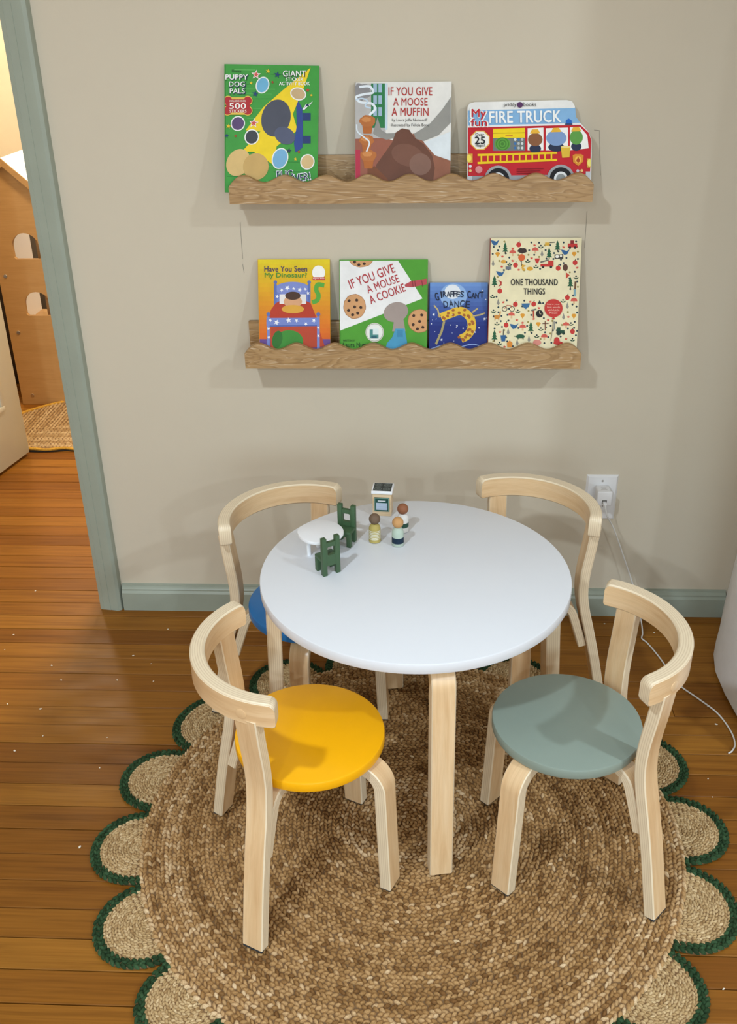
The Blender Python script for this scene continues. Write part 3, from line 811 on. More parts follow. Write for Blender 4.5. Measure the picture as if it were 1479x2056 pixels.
# --- sticker book
b = Book('large green sticker activity book leaning at the left end of the upper ledge', SH_U[1], (442, 132), (635, 137), .0045, crop=S1, cover='3f9a3c', roll=math.radians(1.6), bl=(454, 380), br=(635, 365)); BOOKS.append(b)
r_ = random.Random(3)
for k in range(26):
    y = 110+k*36; x = 90+r_.random()*400
    b.line([(x, y), (x+r_.uniform(60, 240), y+2)], 4, r_.choice(('57b152', '6cc063', '2f8433')))
b.poly([(752, 95), (700, 250), (620, 440), (655, 560), (500, 680), (480, 820), (330, 720), (240, 720), (380, 570), (270, 560), (400, 390), (560, 250)], 'f2d21c')
b.poly([(660, 340), (690, 400), (695, 560), (690, 690), (640, 725), (628, 660), (650, 520), (645, 380)], '2f478f')
for y in (460, 630): b.rect(695, y-28, 752, y+28, '24386f')
b.ell(495, 470, 108, 140, '4d4f5c', .25); b.ell(560, 600, 80, 62, '555a72', .5)          # plain stand-ins for the pictured figures
b.ell(215, 800, 85, 105, 'd9b878', .5); b.ell(345, 830, 95, 100, 'c9a564', .2)
for x, y, rx, ry in ((395, 225, 42, 55), (660, 290, 52, 40), (212, 510, 45, 48), (315, 610, 46, 50), (525, 770, 52, 72), (728, 795, 45, 50)):
    b.ell(x, y, rx+8, ry+8, 'f0f0ec', .3); b.ell(x, y, rx, ry, {395: '6fb2d6', 660: 'c8ab80', 212: '5b4671', 315: '3d4048', 525: '78aed4', 728: 'd6b884'}[x], .3)
for x, y, r, c in ((437, 122, 20, 'e8c02d'), (505, 148, 26, '1f3f70'), (340, 290, 24, '1f3f70'), (310, 210, 14, 'e8c02d'), (470, 203, 12, 'b03028'), (730, 262, 17, 'c23a2e'), (758, 300, 12, 'e8c02d'), (142, 530, 20, 'e8c02d'), (128, 600, 18, '1f3f70'), (195, 603, 12, 'b03028'), (590, 712, 22, '2c3450'), (640, 775, 14, 'e8c02d'), (665, 720, 12, 'b03028')): b.star(x, y, r, c, .2)
for x, y in ((347, 148), (330, 507)): b.star(x, y, 38, 'f3e9e4', .1); b.star(x, y, 26, 'd0564a', .1)
b.poly([(690, 405), (722, 360), (722, 378), (768, 345), (740, 385), (742, 372), (705, 410)], 'f0f0f0'); b.poly([(702, 398), (722, 368), (722, 384), (758, 354), (736, 378), (734, 366)], '22346b')
for x, y, r in ((140, 340, 36), (285, 340, 36), (135, 415, 36), (285, 415, 36)): b.ell(x, y, r, r, 'e5c250')
b.rect(130, 315, 295, 445, 'e5c250')
for x, y in ((140, 340), (285, 340), (135, 415), (285, 415)): b.ell(x, y, 30, 30, 'b3262b')
b.rect(125, 330, 300, 430, 'b3262b')
b.text('Disney', 203, 122, 70, 24, '1d2a24', 0, .0)
for w_, x, y, ww in (('PUPPY', 203, 165, 165), ('DOG', 205, 217, 115), ('PALS', 207, 268, 110)): b.text(w_, x+3, y+4, ww+8, 40, '23304a', 0, .045); b.text(w_, x, y, ww, 36, 'f4f4f0', 0, .03)
b.text('GIANT', 634, 142, 176, 48, '2b3b35', 0, .04); b.text('GIANT', 632, 139, 170, 44, 'f6f6f2', 0, .03)
b.text('STICKER', 632, 181, 126, 24, 'f6f6f2', 0, .03); b.text('ACTIVITY BOOK', 632, 213, 228, 26, 'f6f6f2', 0, .03)
b.text('INCLUDES OVER', 210, 343, 120, 14, 'f4e6d8', 0, .02); b.text('500', 210, 380, 122, 42, 'f8f4ee', 0, .03); b.text('STICKERS', 213, 418, 126, 22, 'f4e6d8', 0, .03)
b.text('PUG', 560, 884, 122, 52, 'e9ecf0', -.08, .06); b.text('PUG', 560, 884, 116, 46, '22294f', -.08, .01)
b.text('VER!', 690, 908, 122, 60, 'e9ecf0', -.16, .06); b.text('VER!', 690, 908, 114, 52, '22294f', -.16, .01)

# --- moose book
b = Book('white and brown picture book about a moose in the middle of the upper ledge', SH_U[1], (712, 168), (905, 167), .009, crop=S2, cover='e9e6e0', spine='9a8f86', bl=(714, 362), br=(905, 362)); BOOKS.append(b)
b.rect(60, 75, 230, 600, 'b9b6b4'); b.ell(100, 120, 50, 45, '8c8a8c', 0, 28, .1)
b.rect(150, 75, 228, 320, '2c7a48')
for x in (172, 200):
    for y in (100, 165, 230): b.rect(x-10, y-24, x+10, y+24, '9fb9cf')
b.rect(226, 75, 240, 330, 'c3d7e6')
b.line([tuple(p) for p in spline([(85, 95), (140, 92), (160, 125), (110, 135), (68, 150), (90, 178), (150, 185), (172, 215), (140, 250)], 6)], 13, 'e6eef5')
b.line([tuple(p) for p in spline([(66, 165), (100, 158), (130, 172), (118, 200), (150, 212)], 6)], 8, 'c5d8ea')
b.poly([(60, 380), (230, 375), (300, 400), (260, 520), (170, 600), (60, 600)], '9a5d4a'); b.rect(62, 440, 90, 600, 'b8324a')
b.poly([(380, 350), (470, 420), (586, 500), (586, 620), (60, 620), (150, 560)], '95604a')
b.poly([(440, 400), (586, 340), (586, 500), (500, 470)], 'dfe6ea')
b.poly([(160, 350), (185, 262), (205, 330), (235, 350), (290, 348), (300, 372), (235, 385), (190, 370)], '93918c')
b.poly([(385, 352), (470, 300), (540, 220), (588, 150), (588, 290), (520, 360), (440, 392), (395, 380)], '97958f')
b.poly([(265, 400), (285, 345), (320, 322), (360, 330), (385, 370), (440, 410), (485, 470), (500, 540), (490, 620), (150, 620), (180, 520), (230, 450)], '6d4636')  # plain stand-in for the animal
b.ell(350, 470, 90, 60, '7b5343', .3); b.ell(420, 520, 60, 60, '866355', .2)
b.poly([(130, 540), (170, 530), (240, 600), (250, 620), (130, 620)], '7d4a30')
for x, y, s_ in ((130, 290, 1), (125, 395, .92), (135, 480, 1.02)):
    b.poly([(x-30*s_, y), (x+30*s_, y), (x+22*s_, y+62*s_), (x-22*s_, y+62*s_)], 'b5682f'); b.ell(x, y-8*s_, 44*s_, 32*s_, 'b96f38', 0, 28, .05); b.ell(x-6, y-16*s_, 26*s_, 14*s_, 'd08a4e', 0, 20, .08)
b.line([tuple(p) for p in spline([(70, 300), (75, 340), (110, 370), (140, 400), (125, 450)], 6)], 8, 'dfe8f0')
for t_, x, y, w_, h_ in (('IF YOU GIVE', 366, 118, 240, 46), ('A MOOSE', 366, 176, 188, 42), ('A MUFFIN', 364, 231, 202, 44)): b.text(t_, x, y, w_, h_, 'b3302c', 0, .01, 1.05)
b.text('by Laura Joffe Numeroff', 362, 278, 194, 20, '3b3833', 0, .0); b.text('illustrated by Felicia Bond', 363, 306, 210, 20, '3b3833', 0, .0)

# --- fire truck board book
tr_px = [(680, 620), (680, 205), (690, 186), (720, 178), (1225, 166), (1255, 174), (1270, 200), (1274, 258), (1300, 292), (1345, 342), (1362, 385), (1362, 470), (1358, 620)]
def truck_outline(s):
    P = [s.loc(p, 0) for p in tr_px]; o = [(x, max(z, 0)) for x, _, z in P]; o[0] = (o[0][0], 0); o[-1] = (o[-1][0], 0); return o
b = Book('red board book shaped like a fire truck on the upper ledge', SH_U[1], (937, 205), (1187, 203), .016, yb=-.0615, crop=S2, outline=truck_outline, cover='eceae6', bl=(938, 362), br=(1187, 362)); BOOKS.append(b)
b.poly([(682, 225), (1272, 210), (1276, 260), (1300, 292), (682, 310)], '86b4dc')
b.poly([(682, 318), (1300, 303), (1345, 345), (1360, 388), (1360, 620), (682, 620)], 'c21f2b')
b.poly([(682, 308), (1300, 293), (1308, 302), (682, 318)], 'ececec')
b.poly([(682, 585), (1358, 575), (1358, 620), (682, 620)], '9fa0a3')
b.ell(749, 388, 57, 57, 'e9b94c', .39, 8); b.ell(749, 388, 51, 51, 'f4f2ea', .39, 8)
b.rect(820, 374, 996, 446, '6f7674'); b.poly([(820, 325), (996, 320), (996, 374), (820, 376)], 'f0d21a'); b.line([(820, 350), (996, 346)], 5, 'c9a818'); b.line([(888, 364), (928, 363)], 6, 'c8702a')
for r, c in ((44, '5c9e3d'), (37, '457f2f'), (30, '5c9e3d'), (23, '457f2f'), (16, '5c9e3d'), (9, '457f2f')): b.ell(872, 408, r, min(r, 36), c)
for y in (384, 406, 430):
    for x in (942, 961, 980): b.ell(x, y, 7, 8, ('d9dcdc', '3f6fa8', 'b8bcbc')[(x+y) % 3])
for x0, x1 in ((1010, 1097), (1110, 1232)): b.poly([(x0, 322), (x1, 318), (x1, 444), (x0, 444)], 'f2f0ec')
b.poly([(1243, 316), (1298, 314), (1338, 360), (1346, 432), (1243, 444)], 'f2f0ec')
for x, y, rx, ry, c in ((1052, 384, 40, 36, '8a5a3a'), (1168, 376, 56, 42, '7f9cc8'), (1278, 372, 36, 40, '5d9a45')):   # plain coloured riders
    b.ell(x, y+50, rx*.8, 24, '27304a'); b.ell(x, y, rx, ry, c); b.poly([(x-30, y-32), (x-18, y-56), (x+14, y-58), (x+28, y-34)], 'e8b23a')
b.poly([(1192, 425), (1246, 422), (1240, 482), (1200, 484)], 'e0b93a'); b.ell(1219, 424, 27, 6, 'f0d98a')
for y in (466, 510): b.line([(735, y+3), (1172, y-9 if y < 500 else y-14)], 12, 'efc81c')
for k in range(12): b.line([(756+k*35, 466-k*.9), (756+k*35, 512-k*1.2)], 9, 'efc81c')
b.poly([(1258, 470), (1272, 464), (1304, 464), (1318, 472), (1316, 505), (1288, 530), (1260, 508)], 'd98a2c'); b.ell(1288, 495, 18, 20, 'f0b84a'); b.poly([(1276, 502), (1288, 478), (1300, 502), (1288, 512)], 'b0431f')
b.rect(680, 462, 708, 512, 'dba23c'); b.ell(688, 487, 13, 20, 'f0d95a'); b.rect(1336, 488, 1360, 538, 'dba23c'); b.ell(1350, 512, 11, 20, 'f0e070')
for x, y, c in ((695, 531, 'dcdde2'), (695, 555, 'e9c27a'), (1286, 556, 'c9c4cc'), (1308, 555, 'e9c27a')): b.ell(x, y, 8, 8, c)
b.ell(742, 549, 20, 20, 'd98a8a')
for k in range(3): b.line([(950, 546+k*12), (1100-20*k, 543+k*12)], 4, '8d1620')
b.rect(678, 585, 706, 620, 'c4c6c9'); b.rect(1330, 560, 1358, 620, 'c4c6c9')
for x, y in ((848, 605), (1193, 600)):
    b.ell(x, y, 76, 78, '9fa0a3'); b.ell(x, y, 62, 64, '16161a'); b.ell(x, y, 38, 40, 'e4e4e4'); b.ell(x, y, 26, 28, '8f9290')
b.poly([(1222, 300), (1222, 278), (1236, 268), (1252, 278), (1254, 299)], '1e66c0'); b.rect(1216, 296, 1256, 303, '2b3d66')
b.text('priddy', 914, 194, 68, 26, '2a2a2e', 0, .0); b.ell(968, 193, 16, 16, '5a3560'); b.text('books', 1022, 190, 70, 22, '2a2a2e', 0, .0)
for t_, x, y, w_, h_ in (('My', 742, 245, 78, 56), ('fun', 742, 290, 88, 40)): b.text(t_, x, y, w_+14, h_+10, 'f4f2ee', 0, .07); b.text(t_, x, y, w_, h_, 'c32430', 0, .035)
b.text('FIRE TRUCK', 997, 258, 392, 64, 'f8f8f6', -.015, .03, 1.03)
b.text('Over', 747, 356, 48, 18, '26262a', 0, .015); b.text('25', 748, 388, 56, 40, '26262a', 0, .03); b.text('flaps!', 750, 418, 52, 20, '26262a', 0, .015)

# --- dinosaur book
b = Book('yellow and orange picture book at the left end of the lower ledge', SH_L[1], (517, 523), (661, 523), .008, crop=S3, cover='e3b714', spine='d9a514', bl=(521, 690), br=(663, 690)); BOOKS.append(b)
n = 18
for k in range(n):
    f = k/(n-1); c0, c1 = (0xe2, 0xc8, 0x10), (0xd9, 0x62, 0x18); c = ''.join('%02x' % int(a+(d-a)*f) for a, d in zip(c0, c1))
    b.full(c, k/n*.83, (k+1)/n*.83)
b.full('6a4a8c', .80, 1)
b.line([tuple(p) for p in spline([(660, 495), (695, 480), (703, 445), (688, 410), (698, 375), (742, 380)], 6)], 30, '58a53a')
b.rect(408, 400, 648, 520, '6f7fc0'); b.ell(528, 402, 118, 46, '7f8ccb')
for x in (412, 640): b.rect(x-9, 370, x+9, 520, '5b6fb2'); b.ell(x, 358, 12, 12, '5b6fb2')
b.poly([(415, 500), (470, 470), (590, 470), (650, 500), (690, 600), (360, 600), (385, 540)], 'b63a20')
b.rect(440, 440, 620, 505, 'e9e3e0'); b.ell(530, 490, 62, 42, 'd7a178'); b.ell(530, 450, 52, 28, '4a2f22'); b.ell(530, 540, 76, 28, 'dba23a')
b.poly([(352, 600), (705, 598), (705, 652), (352, 655)], '7787c8'); b.line([(360, 655), (705, 650)], 9, '5367ad')
b.poly([(380, 660), (700, 655), (745, 790), (600, 810), (380, 810)], 'b8452a')
for x in (365, 702): b.rect(x-9, 590, x+9, 812, '7787c8'); b.ell(x, 575, 13, 14, '5b6fb2')
b.ell(500, 760, 100, 78, '3f8a33', -.1); b.ell(425, 745, 34, 60, '2f6f2a', .2)
for x, y, r in ((492, 398, 20), (455, 412, 14), (575, 410, 16), (424, 455, 14), (632, 432, 14), (502, 615, 20), (420, 630, 20), (555, 618, 15), (672, 618, 17), (618, 640, 13), (378, 615, 13), (366, 672, 12), (702, 665, 12), (702, 720, 12), (368, 730, 12), (614, 405, 12), (536, 402, 12)): b.star(x, y, r, 'f2f0f4', x*.3)
b.ell(704, 294, 44, 48, 'f4f2ea'); b.rect(664, 324, 746, 343, 'c33a2c'); b.text('Beginner Books', 705, 333, 76, 11, 'f6eee6', 0, .0)
b.text('Have You Seen', 482, 268, 288, 38, '4a3a5a', 0, .02, 1.04); b.text('My Dinosaur?', 482, 315, 284, 42, '3f8c2e', 0, .02, 1.04)

# --- mouse book
b = Book('white and green picture book with printed cookies on the lower ledge', SH_L[1], (681, 523), (857, 524), .009, crop=S3, cover='4f9a2c', spine='4f9a2c', bl=(683, 690), br=(859, 690)); BOOKS.append(b)
b.poly([(842, 213), (1240, 213), (1405, 468), (846, 685)], 'eceae8')
def cookie(x, y, rx, ry, clip=None):
    pts = [(x+rx*math.cos(2*PI*k/30)*(1+.02*math.sin(k*2.3)), y+ry*math.sin(2*PI*k/30)*(1+.02*math.sin(k*1.7))) for k in range(30)]
    for sc_, c in ((1, 'a8744a'), (.95, 'd09a68')):
        b.poly([(x+(p-x)*sc_, y+(q-y)*sc_) if not clip else (min(x+(p-x)*sc_, clip[0]), max(y+(q-y)*sc_, clip[1])) for p, q in pts], c)
    for dx, dy in ((-.55, -.5), (.2, -.55), (.6, .1), (0, .05), (-.6, .35), (.3, .6), (-.2, .75)):
        if not clip or (x+dx*rx < clip[0]-12 and y+dy*ry > clip[1]+8): b.ell(x+dx*rx*.9, y+dy*ry*.9, 11, 10, '3d2416', dx, 10, .1)
cookie(990, 206, 80, 52, (2000, 213)); cookie(947, 522, 76, 84)
b.ell(1225, 560, 84, 66, 'a2928a', -.3)   # plain soft grey shape
b.poly([(1215, 600), (1275, 600), (1290, 690), (1200, 690)], 'a2928a')
b.poly([(1222, 672), (1284, 672), (1300, 760), (1306, 830), (1150, 830), (1165, 770), (1200, 730)], '4a97bd'); b.rect(1232, 680, 1272, 728, '3f86ad')
cookie(1385, 620, 80, 80, (1434, 0))
b.poly([(1282, 376), (1330, 350), (1434, 334), (1434, 372), (1335, 392), (1290, 390)], 'b84a50')
for x in (1336, 1352, 1400): b.line([(x, 347), (x+5, 388)], 5, '7d2a30')
b.ell(1082, 697, 62, 64, 'd9d6c8'); b.ell(1082, 697, 57, 59, '9c9a8c'); b.ell(1082, 697, 54, 56, 'e9e8e2'); b.rect(1048, 676, 1108, 738, '4f8a86'); b.rect(1070, 672, 1108, 712, 'd9e3e2'); b.rect(1060, 720, 1096, 738, '2f5f6b')
for t_, x, y, w_, h_ in (('IF YOU GIVE', 1062, 318, 322, 62), ('A MOUSE', 1136, 370, 228, 54), ('A COOKIE', 1166, 436, 252, 56)): b.text(t_, x, y, w_, h_, 'b22f34', -.36, .01, 1.05)
b.text('WRITTEN BY', 908, 752, 80, 14, '26401c', 0, 0); b.text('Laura Numeroff', 985, 780, 230, 30, '1d2f16', 0, .0)

# --- night sky book
b = Book('small dark blue night sky picture book, the shortest on the lower ledge', SH_L[1], (862, 571), (978, 571), .011, crop=S4, cover='27459a', spine='1b2f74', bl=(863, 690), br=(979, 690)); BOOKS.append(b)
for k in range(12):
    f = k/11; c = ''.join('%02x' % int(a+(d-a)*f) for a, d in zip((0x6d, 0x93, 0xcf), (0x1d, 0x2c, 0x78))); b.full(c, k/12*.62, (k+1)/12*.62)
b.full('1d2c78', .62, 1)
b.ell(272, 520, 105, 95, '8fb0dd'); b.ell(265, 490, 62, 56, 'e3e6ea')
arc = [(175, 690), (240, 665), (330, 640), (400, 690), (415, 770), (380, 830), (330, 858)]
b.line([tuple(p) for p in spline(arc, 5)], 66, 'e2b93a')                               # plain spotted arch
for k, p in enumerate(spline(arc, 4)):
    b.ell(p[0]+(10 if k % 2 else -14), p[1]+(14 if k % 3 else -14), 13, 11, 'a5602a', k, 8)
b.line([(120, 595), (150, 630), (165, 690)], 12, 'b9a878'); b.line([(200, 720), (180, 800), (135, 900)], 18, 'a89a6a'); b.line([(420, 680), (480, 670), (520, 655)], 12, 'b9a878'); b.line([(420, 650), (462, 620)], 12, 'b9a878')
r_ = random.Random(8)
for x, y, r in ((118, 668, 12), (515, 702, 13), (300, 755, 9), (348, 775, 8), (180, 865, 11), (440, 805, 9), (472, 772, 8), (100, 740, 7), (500, 480, 8), (525, 550, 8), (250, 750, 6)): b.star(x, y, r, 'e8ecf6', x)
for k in range(14): b.ell(r_.uniform(100, 530), r_.uniform(640, 900), 3, 3, 'd5dcef', 0, 6)
b.line([tuple(p) for p in spline([(100, 935), (200, 905), (300, 925), (420, 900), (530, 930)], 5)], 8, '8fa6d8')
for t_, x, y, h_, rt in (('G', 143, 528, 62, -.25), ('I', 178, 512, 50, -.1), ('R', 203, 508, 44, -.05), ('A', 233, 508, 42, .0), ('F', 262, 508, 46, .05), ('F', 285, 506, 46, .0), ('E', 310, 508, 40, .1), ('S', 340, 508, 46, .1), ('C', 396, 512, 58, -.1), ('A', 428, 520, 46, .0), ('N', 456, 520, 44, .05), ("'", 478, 496, 18, .2), ('T', 494, 512, 46, .0)): b.text(t_, x, y, 10 if t_ in "I'" else 27, h_, '1a2238', rt, .02)
for k, t_ in enumerate('DANCE'): b.text(t_, 212+k*43, 588-(k % 2)*6, 34, 52, '1a2238', (k-2)*.06, .01)

# --- thousand things
b = Book('tall cream picture book covered in tiny icons at the right end of the lower ledge', SH_L[1], (984, 479), (1166, 482), .012, crop=S4, cover='e6d9ae', spine='8f2a2e', bl=(981, 690), br=(1160, 690)); BOOKS.append(b)
b.full('e8dcb4', 0, 1)
def tree(x, y): b.rect(x-4, y+30, x+4, y+48, '4a3020'); [b.poly([(x, y-44+k*22), (x-14-k*5, y-8+k*20), (x+14+k*5, y-8+k*20)], '1f5a38') for k in range(3)]
def apple(x, y, c='c4332c'): b.ell(x, y, 19, 20, c); b.line([(x, y-16), (x+6, y-30)], 5, '3a2a1c')
def mush(x, y): b.rect(x-7, y, x+7, y+26, 'd9b58a'); b.poly([(x-27, y+4), (x-22, y-14), (x, y-26), (x+22, y-14), (x+27, y+4)], 'd05a4a')
def bird(x, y): b.poly([(x-36, y-22), (x-12, y-18), (x+8, y-10), (x+34, y-26), (x+14, y+14), (x-10, y+20), (x-24, y+4)], '2f5f8f')
def drop(x, y): b.poly([(x, y-28), (x+12, y+10), (x, y+26), (x-12, y+10)], '8f8b80')
def gem(x, y): b.poly([(x-20, y-10), (x-10, y-20), (x+10, y-20), (x+20, y-10), (x, y+20)], 'd9962a')
def tulip(x, y): b.poly([(x-12, y-8), (x-5, y), (x, y-9), (x+5, y), (x+12, y-8), (x+7, y+9), (x-7, y+9)], 'cf4a3a')
def leaf(x, y): b.ell(x-10, y+8, 12, 5, '2b4a35', .5, 10); b.ell(x+10, y+8, 12, 5, '2b4a35', -.5, 10); b.ell(x, y-6, 7, 7, '23323a', 0, 10)
r_ = random.Random(12); busy = []
def put(fn, *pts):
    for p in pts: b.layer = 2; fn(*p); busy.append(p)
put(tree, (677, 145), (1085, 130), (1020, 188), (593, 405), (1186, 415), (877, 765), (593, 830)); put(apple, (782, 122), (757, 282), (1222, 262), (1090, 306), (756, 588), (899, 586), (1162, 535), (684, 750), (1202, 800), (634, 484))
put(mush, (735, 185), (911, 165), (726, 672), (813, 768), (1152, 750), (1214, 560), (982, 842)); put(bird, (598, 108), (1148, 182), (640, 350), (747, 762)); put(drop, (964, 190), (582, 265), (622, 570), (1132, 682), (1162, 598), (700, 800), (862, 858), (770, 885))
put(gem, (617, 200), (1215, 198), (812, 680), (935, 747), (1213, 682)); put(tulip, (655, 212), (906, 124), (736, 150), (883, 226), (735, 246), (650, 292), (782, 316), (1133, 140), (1238, 300), (662, 570), (871, 566), (768, 708), (812, 730), (1012, 708), (1170, 684), (1152, 855), (940, 615), (636, 802), (672, 918), (898, 700))
put(leaf, (955, 135), (852, 248), (712, 272), (917, 292), (1230, 375), (578, 525), (585, 640), (775, 640), (612, 738), (1128, 560), (955, 780), (923, 835), (632, 892), (1202, 862), (1190, 740))
b.ell(805, 222, 27, 27, 'd9622c'); b.line([(804, 245), (804, 274)], 5, '4a3020'); b.poly([(906, 230), (948, 228), (938, 258), (926, 270), (914, 258)], 'c4332c')
b.ell(810, 168, 36, 22, '3a2a22', 0, 20, .08); b.rect(1166, 112, 1240, 142, 'c4332c'); b.rect(1186, 88, 1214, 114, '8f2a26')
for x in (1182, 1222): b.ell(x, 144, 10, 10, '2c2624')
b.rect(952, 272, 1054, 294, 'c4332c'); b.rect(1012, 246, 1054, 274, 'c4332c'); b.line([(952, 260), (1016, 240)], 10, '6b6660')
for x in (972, 1034): b.ell(x, 296, 10, 10, '2c2624')
b.rect(1062, 198, 1130, 232, '3b3733'); b.ell(1082, 214, 14, 12, 'ece6d8'); b.ell(1112, 210, 9, 9, 'ece6d8'); b.ell(1146, 300, 20, 28, '5a3a2a'); b.rect(680, 292, 722, 316, '6b7078'); b.poly([(808, 276), (838, 284), (818, 300), (838, 322), (812, 326), (804, 300)], 'dba63a'); b.ell(870, 310, 24, 16, 'd9a02c')
b.rect(988, 104, 1024, 128, 'd9a93a'); b.line([(1024, 106), (1064, 102)], 6, '3b3733'); b.ell(664, 254, 20, 14, 'dba03a'); b.poly([(620, 395), (650, 412), (648, 440), (622, 450), (640, 424)], 'b5382c'); b.poly([(1152, 338), (1180, 360), (1152, 388)], 'c4442e')
b.line([(1226, 410), (1222, 470)], 14, '6b4a30'); b.line([(1221, 470), (1219, 526)], 16, '7fa5b0')
for x in (672, 730): b.ell(x, 624, 21, 21, '3b3733'); b.ell(x, 624, 16, 16, 'e8dcb4')
b.line([(672, 622), (690, 596), (722, 598), (730, 622)], 5, 'b5382c'); b.poly([(802, 582), (872, 580), (862, 602), (838, 626), (814, 606)], '3a6a96'); b.poly([(930, 584), (946, 554), (962, 584)], '23323a')
b.ell(945, 661, 28, 29, '1e1c1c'); b.line([(945, 661), (945, 640)], 4, 'd9c9a0'); b.line([(945, 661), (958, 664)], 4, 'd9c9a0'); b.line([(898, 632), (898, 692)], 11, 'b5442e'); b.line([(880, 636), (920, 626)], 12, '6f6a62')
b.ell(612, 686, 22, 16, 'd08a3a'); b.line([(630, 690), (640, 642)], 8, 'd08a3a'); b.line([(600, 695), (596, 712)], 5, 'd08a3a'); b.line([(624, 695), (628, 712)], 5, 'd08a3a')
b.poly([(640, 830), (682, 828), (676, 876), (648, 878)], '2f5f8f'); b.line([(662, 828), (664, 782)], 6, '4a4540'); b.ell(795, 838, 34, 16, '24553a'); b.line([(770, 838), (745, 836)], 6, '24553a'); b.line([(780, 846), (776, 860)], 8, '24553a'); b.line([(812, 846), (818, 860)], 8, '24553a')
b.rect(1078, 790, 1140, 815, '1f4a34'); b.rect(1082, 768, 1108, 792, '1f4a34'); b.ell(1094, 812, 18, 18, '17362a'); b.ell(1132, 814, 11, 11, '17362a')
b.poly([(690, 890), (712, 870), (734, 890), (730, 924), (694, 924)], 'd9862c'); b.ell(926, 886, 32, 22, 'd98a7a'); b.ell(1080, 872, 22, 28, 'c4332c'); b.ell(1090, 890, 36, 14, 'c4332c'); b.line([(990, 720), (990, 790)], 7, '7d4a30'); b.line([(968, 738), (1016, 736)], 6, '5a3a2a'); b.line([(1060, 720), (1060, 784)], 8, '8a8a84')
b.ell(1054, 618, 71, 71, 'c4332c'); b.poly([(1048, 688), (1060, 688), (1066, 704), (1040, 704)], 'c4332c'); b.line([tuple(p) for p in spline([(1052, 704), (1046, 770), (1040, 830), (1032, 870)], 4)], 3, '5a4a3a')
cnt = 0; top = b.layer
while cnt < 120:
    x, y = r_.uniform(575, 1245), r_.uniform(88, 925)
    if 650 < x < 1150 and 325 < y < 552: continue
    if (x-1054)**2+(y-618)**2 < 84**2 or any((x-p)**2+(y-q)**2 < 30**2 for p, q in busy): continue
    b.layer = 2; b.ell(x, y, 8, 8, r_.choice(('2b3a44', '24404a', '9a8a4a', '2b3a44')), 0, 10); busy.append((x, y)); cnt += 1
b.layer = top; b.text('ONE THOUSAND', 904, 414, 366, 50, '201d1c', 0, .022, 1.08); b.text('THINGS', 904, 487, 166, 48, '201d1c', 0, .022, 1.08)
for k, t_ in enumerate(('Learn your', 'first words', 'with Little', 'Mouse')): b.text(t_, 1054, 588+k*22, (100, 100, 92, 60)[k], 15, 'f0b8a4', 0, .02)
for b in BOOKS: b.finish()

# lettering: one mesh per book
fonts = []
for k, (bk, body, *_r) in enumerate(TEXTS):
    cu = bpy.data.curves.new('lettering', 'FONT'); cu.body = body; cu.size = 1; cu.space_character = _r[7]; cu.resolution_u = 3
    o = bpy.data.objects.new('lettering', cu); COL.objects.link(o); fonts.append(o)
dg = bpy.context.evaluated_depsgraph_get()
count = {}
for o, (bk, body, cx, cy, w, h, col, rot, bold, sp_) in zip(fonts, TEXTS):
    me = bpy.data.meshes.new_from_object(o.evaluated_get(dg)); me.materials.clear()
    V = np.array([v.co[:2] for v in me.vertices])
    lo, hi = V.min(0), V.max(0); U = (V-(lo+hi)/2)/np.maximum(hi-lo, 1e-6)*np.array((w, -h))
    c, s = math.cos(rot), math.sin(rot); U = U @ np.array(((c, s), (-s, c)))+np.array((cx, cy))
    count[bk] = count.get(bk, 0)+1; lay = bk.layer+2+count[bk]
    F = [list(p.vertices) for p in me.polygons]; bpy.data.meshes.remove(me)
    d = bold*h*.75; offs = [(-d, 0), (d, 0), (0, -d), (0, d), (0, 0)] if d > 0 else [(0, 0)]
    vv, ff = [], []
    for k, (dx, dy) in enumerate(offs):
        ff += [[i+len(vv) for i in f] for f in F]
        vv += [bk.loc((p[0]+dx, p[1]+dy), lay+.2*k) for p in U]
    me = bpy.data.meshes.new('lettering'); me.from_pydata(vv, [], ff); link('lettering', me, flat(col), bk.root)
for o in fonts:
    cu = o.data; bpy.data.objects.remove(o); bpy.data.curves.remove(cu)

# ------------------------------------------------------------------ outlet, charger, cable, crumbs
ou = empty('wall_outlet', (.5565, 0, .358), 0, 'white wall outlet plate above the baseboard', 'outlet')
bm = bmesh.new(); w, h, b_ = .0405, .0645, .005
A = [bm.verts.new((x, 0, z)) for x, z in ((-w, -h), (w, -h), (w, h), (-w, h))]; B = [bm.verts.new((x, -.006, z)) for x, z in ((-w+b_, -h+b_), (w-b_, -h+b_), (w-b_, h-b_), (-w+b_, h-b_))]
for i in range(4): bm.faces.new((A[i], A[(i+1) % 4], B[(i+1) % 4], B[i]))
bm.faces.new(B); bm_obj('plate', bm, M['plastic'], ou)
for z in (.022, -.022):
    o = lathe('socket_face', [(0, 0), (.0165, 0), (.0165, .002), (.0155, .003), (0, .003)], M['plastic'], ou, 32); o.rotation_euler = (PI/2, 0, 0); o.location = (0, -.0055, z)
    for x, hh in ((-.0065, .008), (.0065, .0065)): box('slot', (x-.001, -.0088, z+.002-hh/2), (x+.001, -.0083, z+.002+hh/2), M['black'], ou)
    s = lathe('ground_hole', [(0, 0), (.0024, 0), (.0024, .0004), (0, .0004)], M['black'], ou, 16); s.rotation_euler = (PI/2, 0, 0); s.location = (0, -.0084, z-.008)
for z in (.049, -.049):
    s = lathe('screw', [(0, 0), (.003, 0), (.0028, .001), (0, .0012)], M['steel'], ou, 16); s.rotation_euler = (PI/2, 0, 0); s.location = (0, -.006, z)
ch = empty('charger_plug', (.5565, -.0088, .378), 0, 'white usb charger plugged into the wall outlet', 'charger')
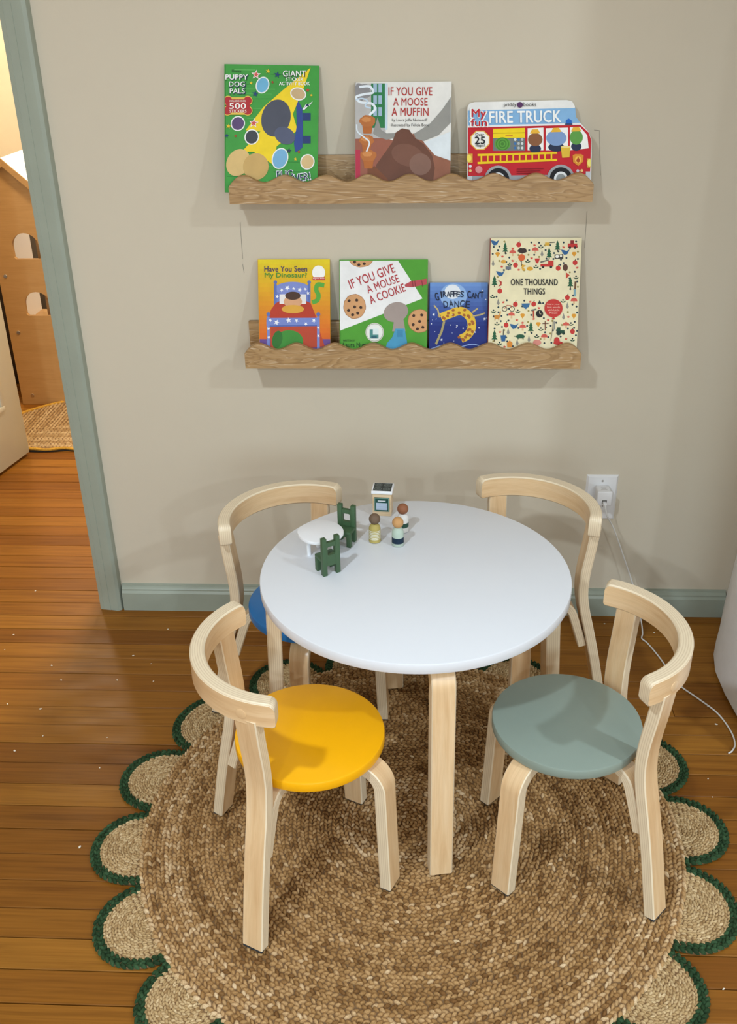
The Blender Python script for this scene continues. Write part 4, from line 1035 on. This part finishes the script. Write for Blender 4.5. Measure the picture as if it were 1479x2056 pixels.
bm = bmesh.new(); add_box(bm, (-.0175, -.036, -.019), (.0175, 0, .019), .004); bm_obj('housing', bm, M['plastic'], ch, 50)
bm = bmesh.new(); add_box(bm, (-.019, -.043, -.0205), (.019, -.0365, .0205), .003); bm_obj('front_cap', bm, M['plastic'], ch, 50)
box('seam', (-.0172, -.0368, -.0187), (.0172, -.0358, .0187), flat('77736f'), ch)
box('port', (-.006, -.0436, -.013), (.006, -.0428, -.003), flat('6e6a66'), ch)
for k, w_ in enumerate((.016, .011, .014)): box('fine_print', (-w_/2, -.026+k*.004, .0188), (w_/2, -.0245+k*.004, .0192), flat('a9a6a2'), ch)
cb = empty('charging_cable', (.5565, -.05, .375), 0, 'thin white cable from the charger down across the floor', 'cable')
path = [(.5565, -.053, .369), (.5568, -.070, .364), (.563, -.072, .340), (.585, -.060, .300), (.620, -.055, .215), (.655, -.062, .125), (.678, -.085, .045), (.683, -.11, .010), (.678, -.128, .004), (.689, -.149, .003), (.707, -.214, .003), (.727, -.316, .003), (.761, -.373, .003), (.793, -.428, .003), (.806, -.491, .003), (.803, -.535, .003), (.790, -.558, .003), (.780, -.566, .003)]
q = tube('cord', [tuple(p-np.array((.5565, -.05, .375))) for p in spline(path, 7)], .0019, M['cable'], cb)
box('connector', (-.0045, -.016, -.0095), (.0045, -.001, -.003), M['plastic'], cb, .0015)
rg = random.Random(5)
spots = [(27, 1274), (9, 1304), (104, 1336), (303, 1332), (123, 1365), (235, 1365), (15, 1413), (81, 1423), (86, 1477), (29, 1507), (71, 1186), (337, 1263), (267, 1316), (308, 1367), (215, 1480), (200, 1541), (1213, 1252), (1313, 1270), (1420, 1418), (1437, 1454), (1421, 1563), (1430, 1600), (1452, 1985), (237, 1762), (160, 1700)]
for k, p in enumerate(spots):
    q = hit(p, 2, 0.001); bm = bmesh.new(); r = rg.uniform(.0016, .0034)
    bmesh.ops.create_icosphere(bm, subdivisions=1, radius=r)
    for v in bm.verts: v.co = Vector((v.co.x*rg.uniform(.8, 1.6), v.co.y*rg.uniform(.6, 1), v.co.z*.3))
    o = bm_obj('paint_chip', bm, flat('e6dccb', .8)); o.location = (q[0], q[1], r*.25); o.rotation_euler = (0, 0, rg.random()*3)
    tag(o, 'tiny pale paint chip lying on the plank floor', 'paint chip', 'paint chips on the floor')
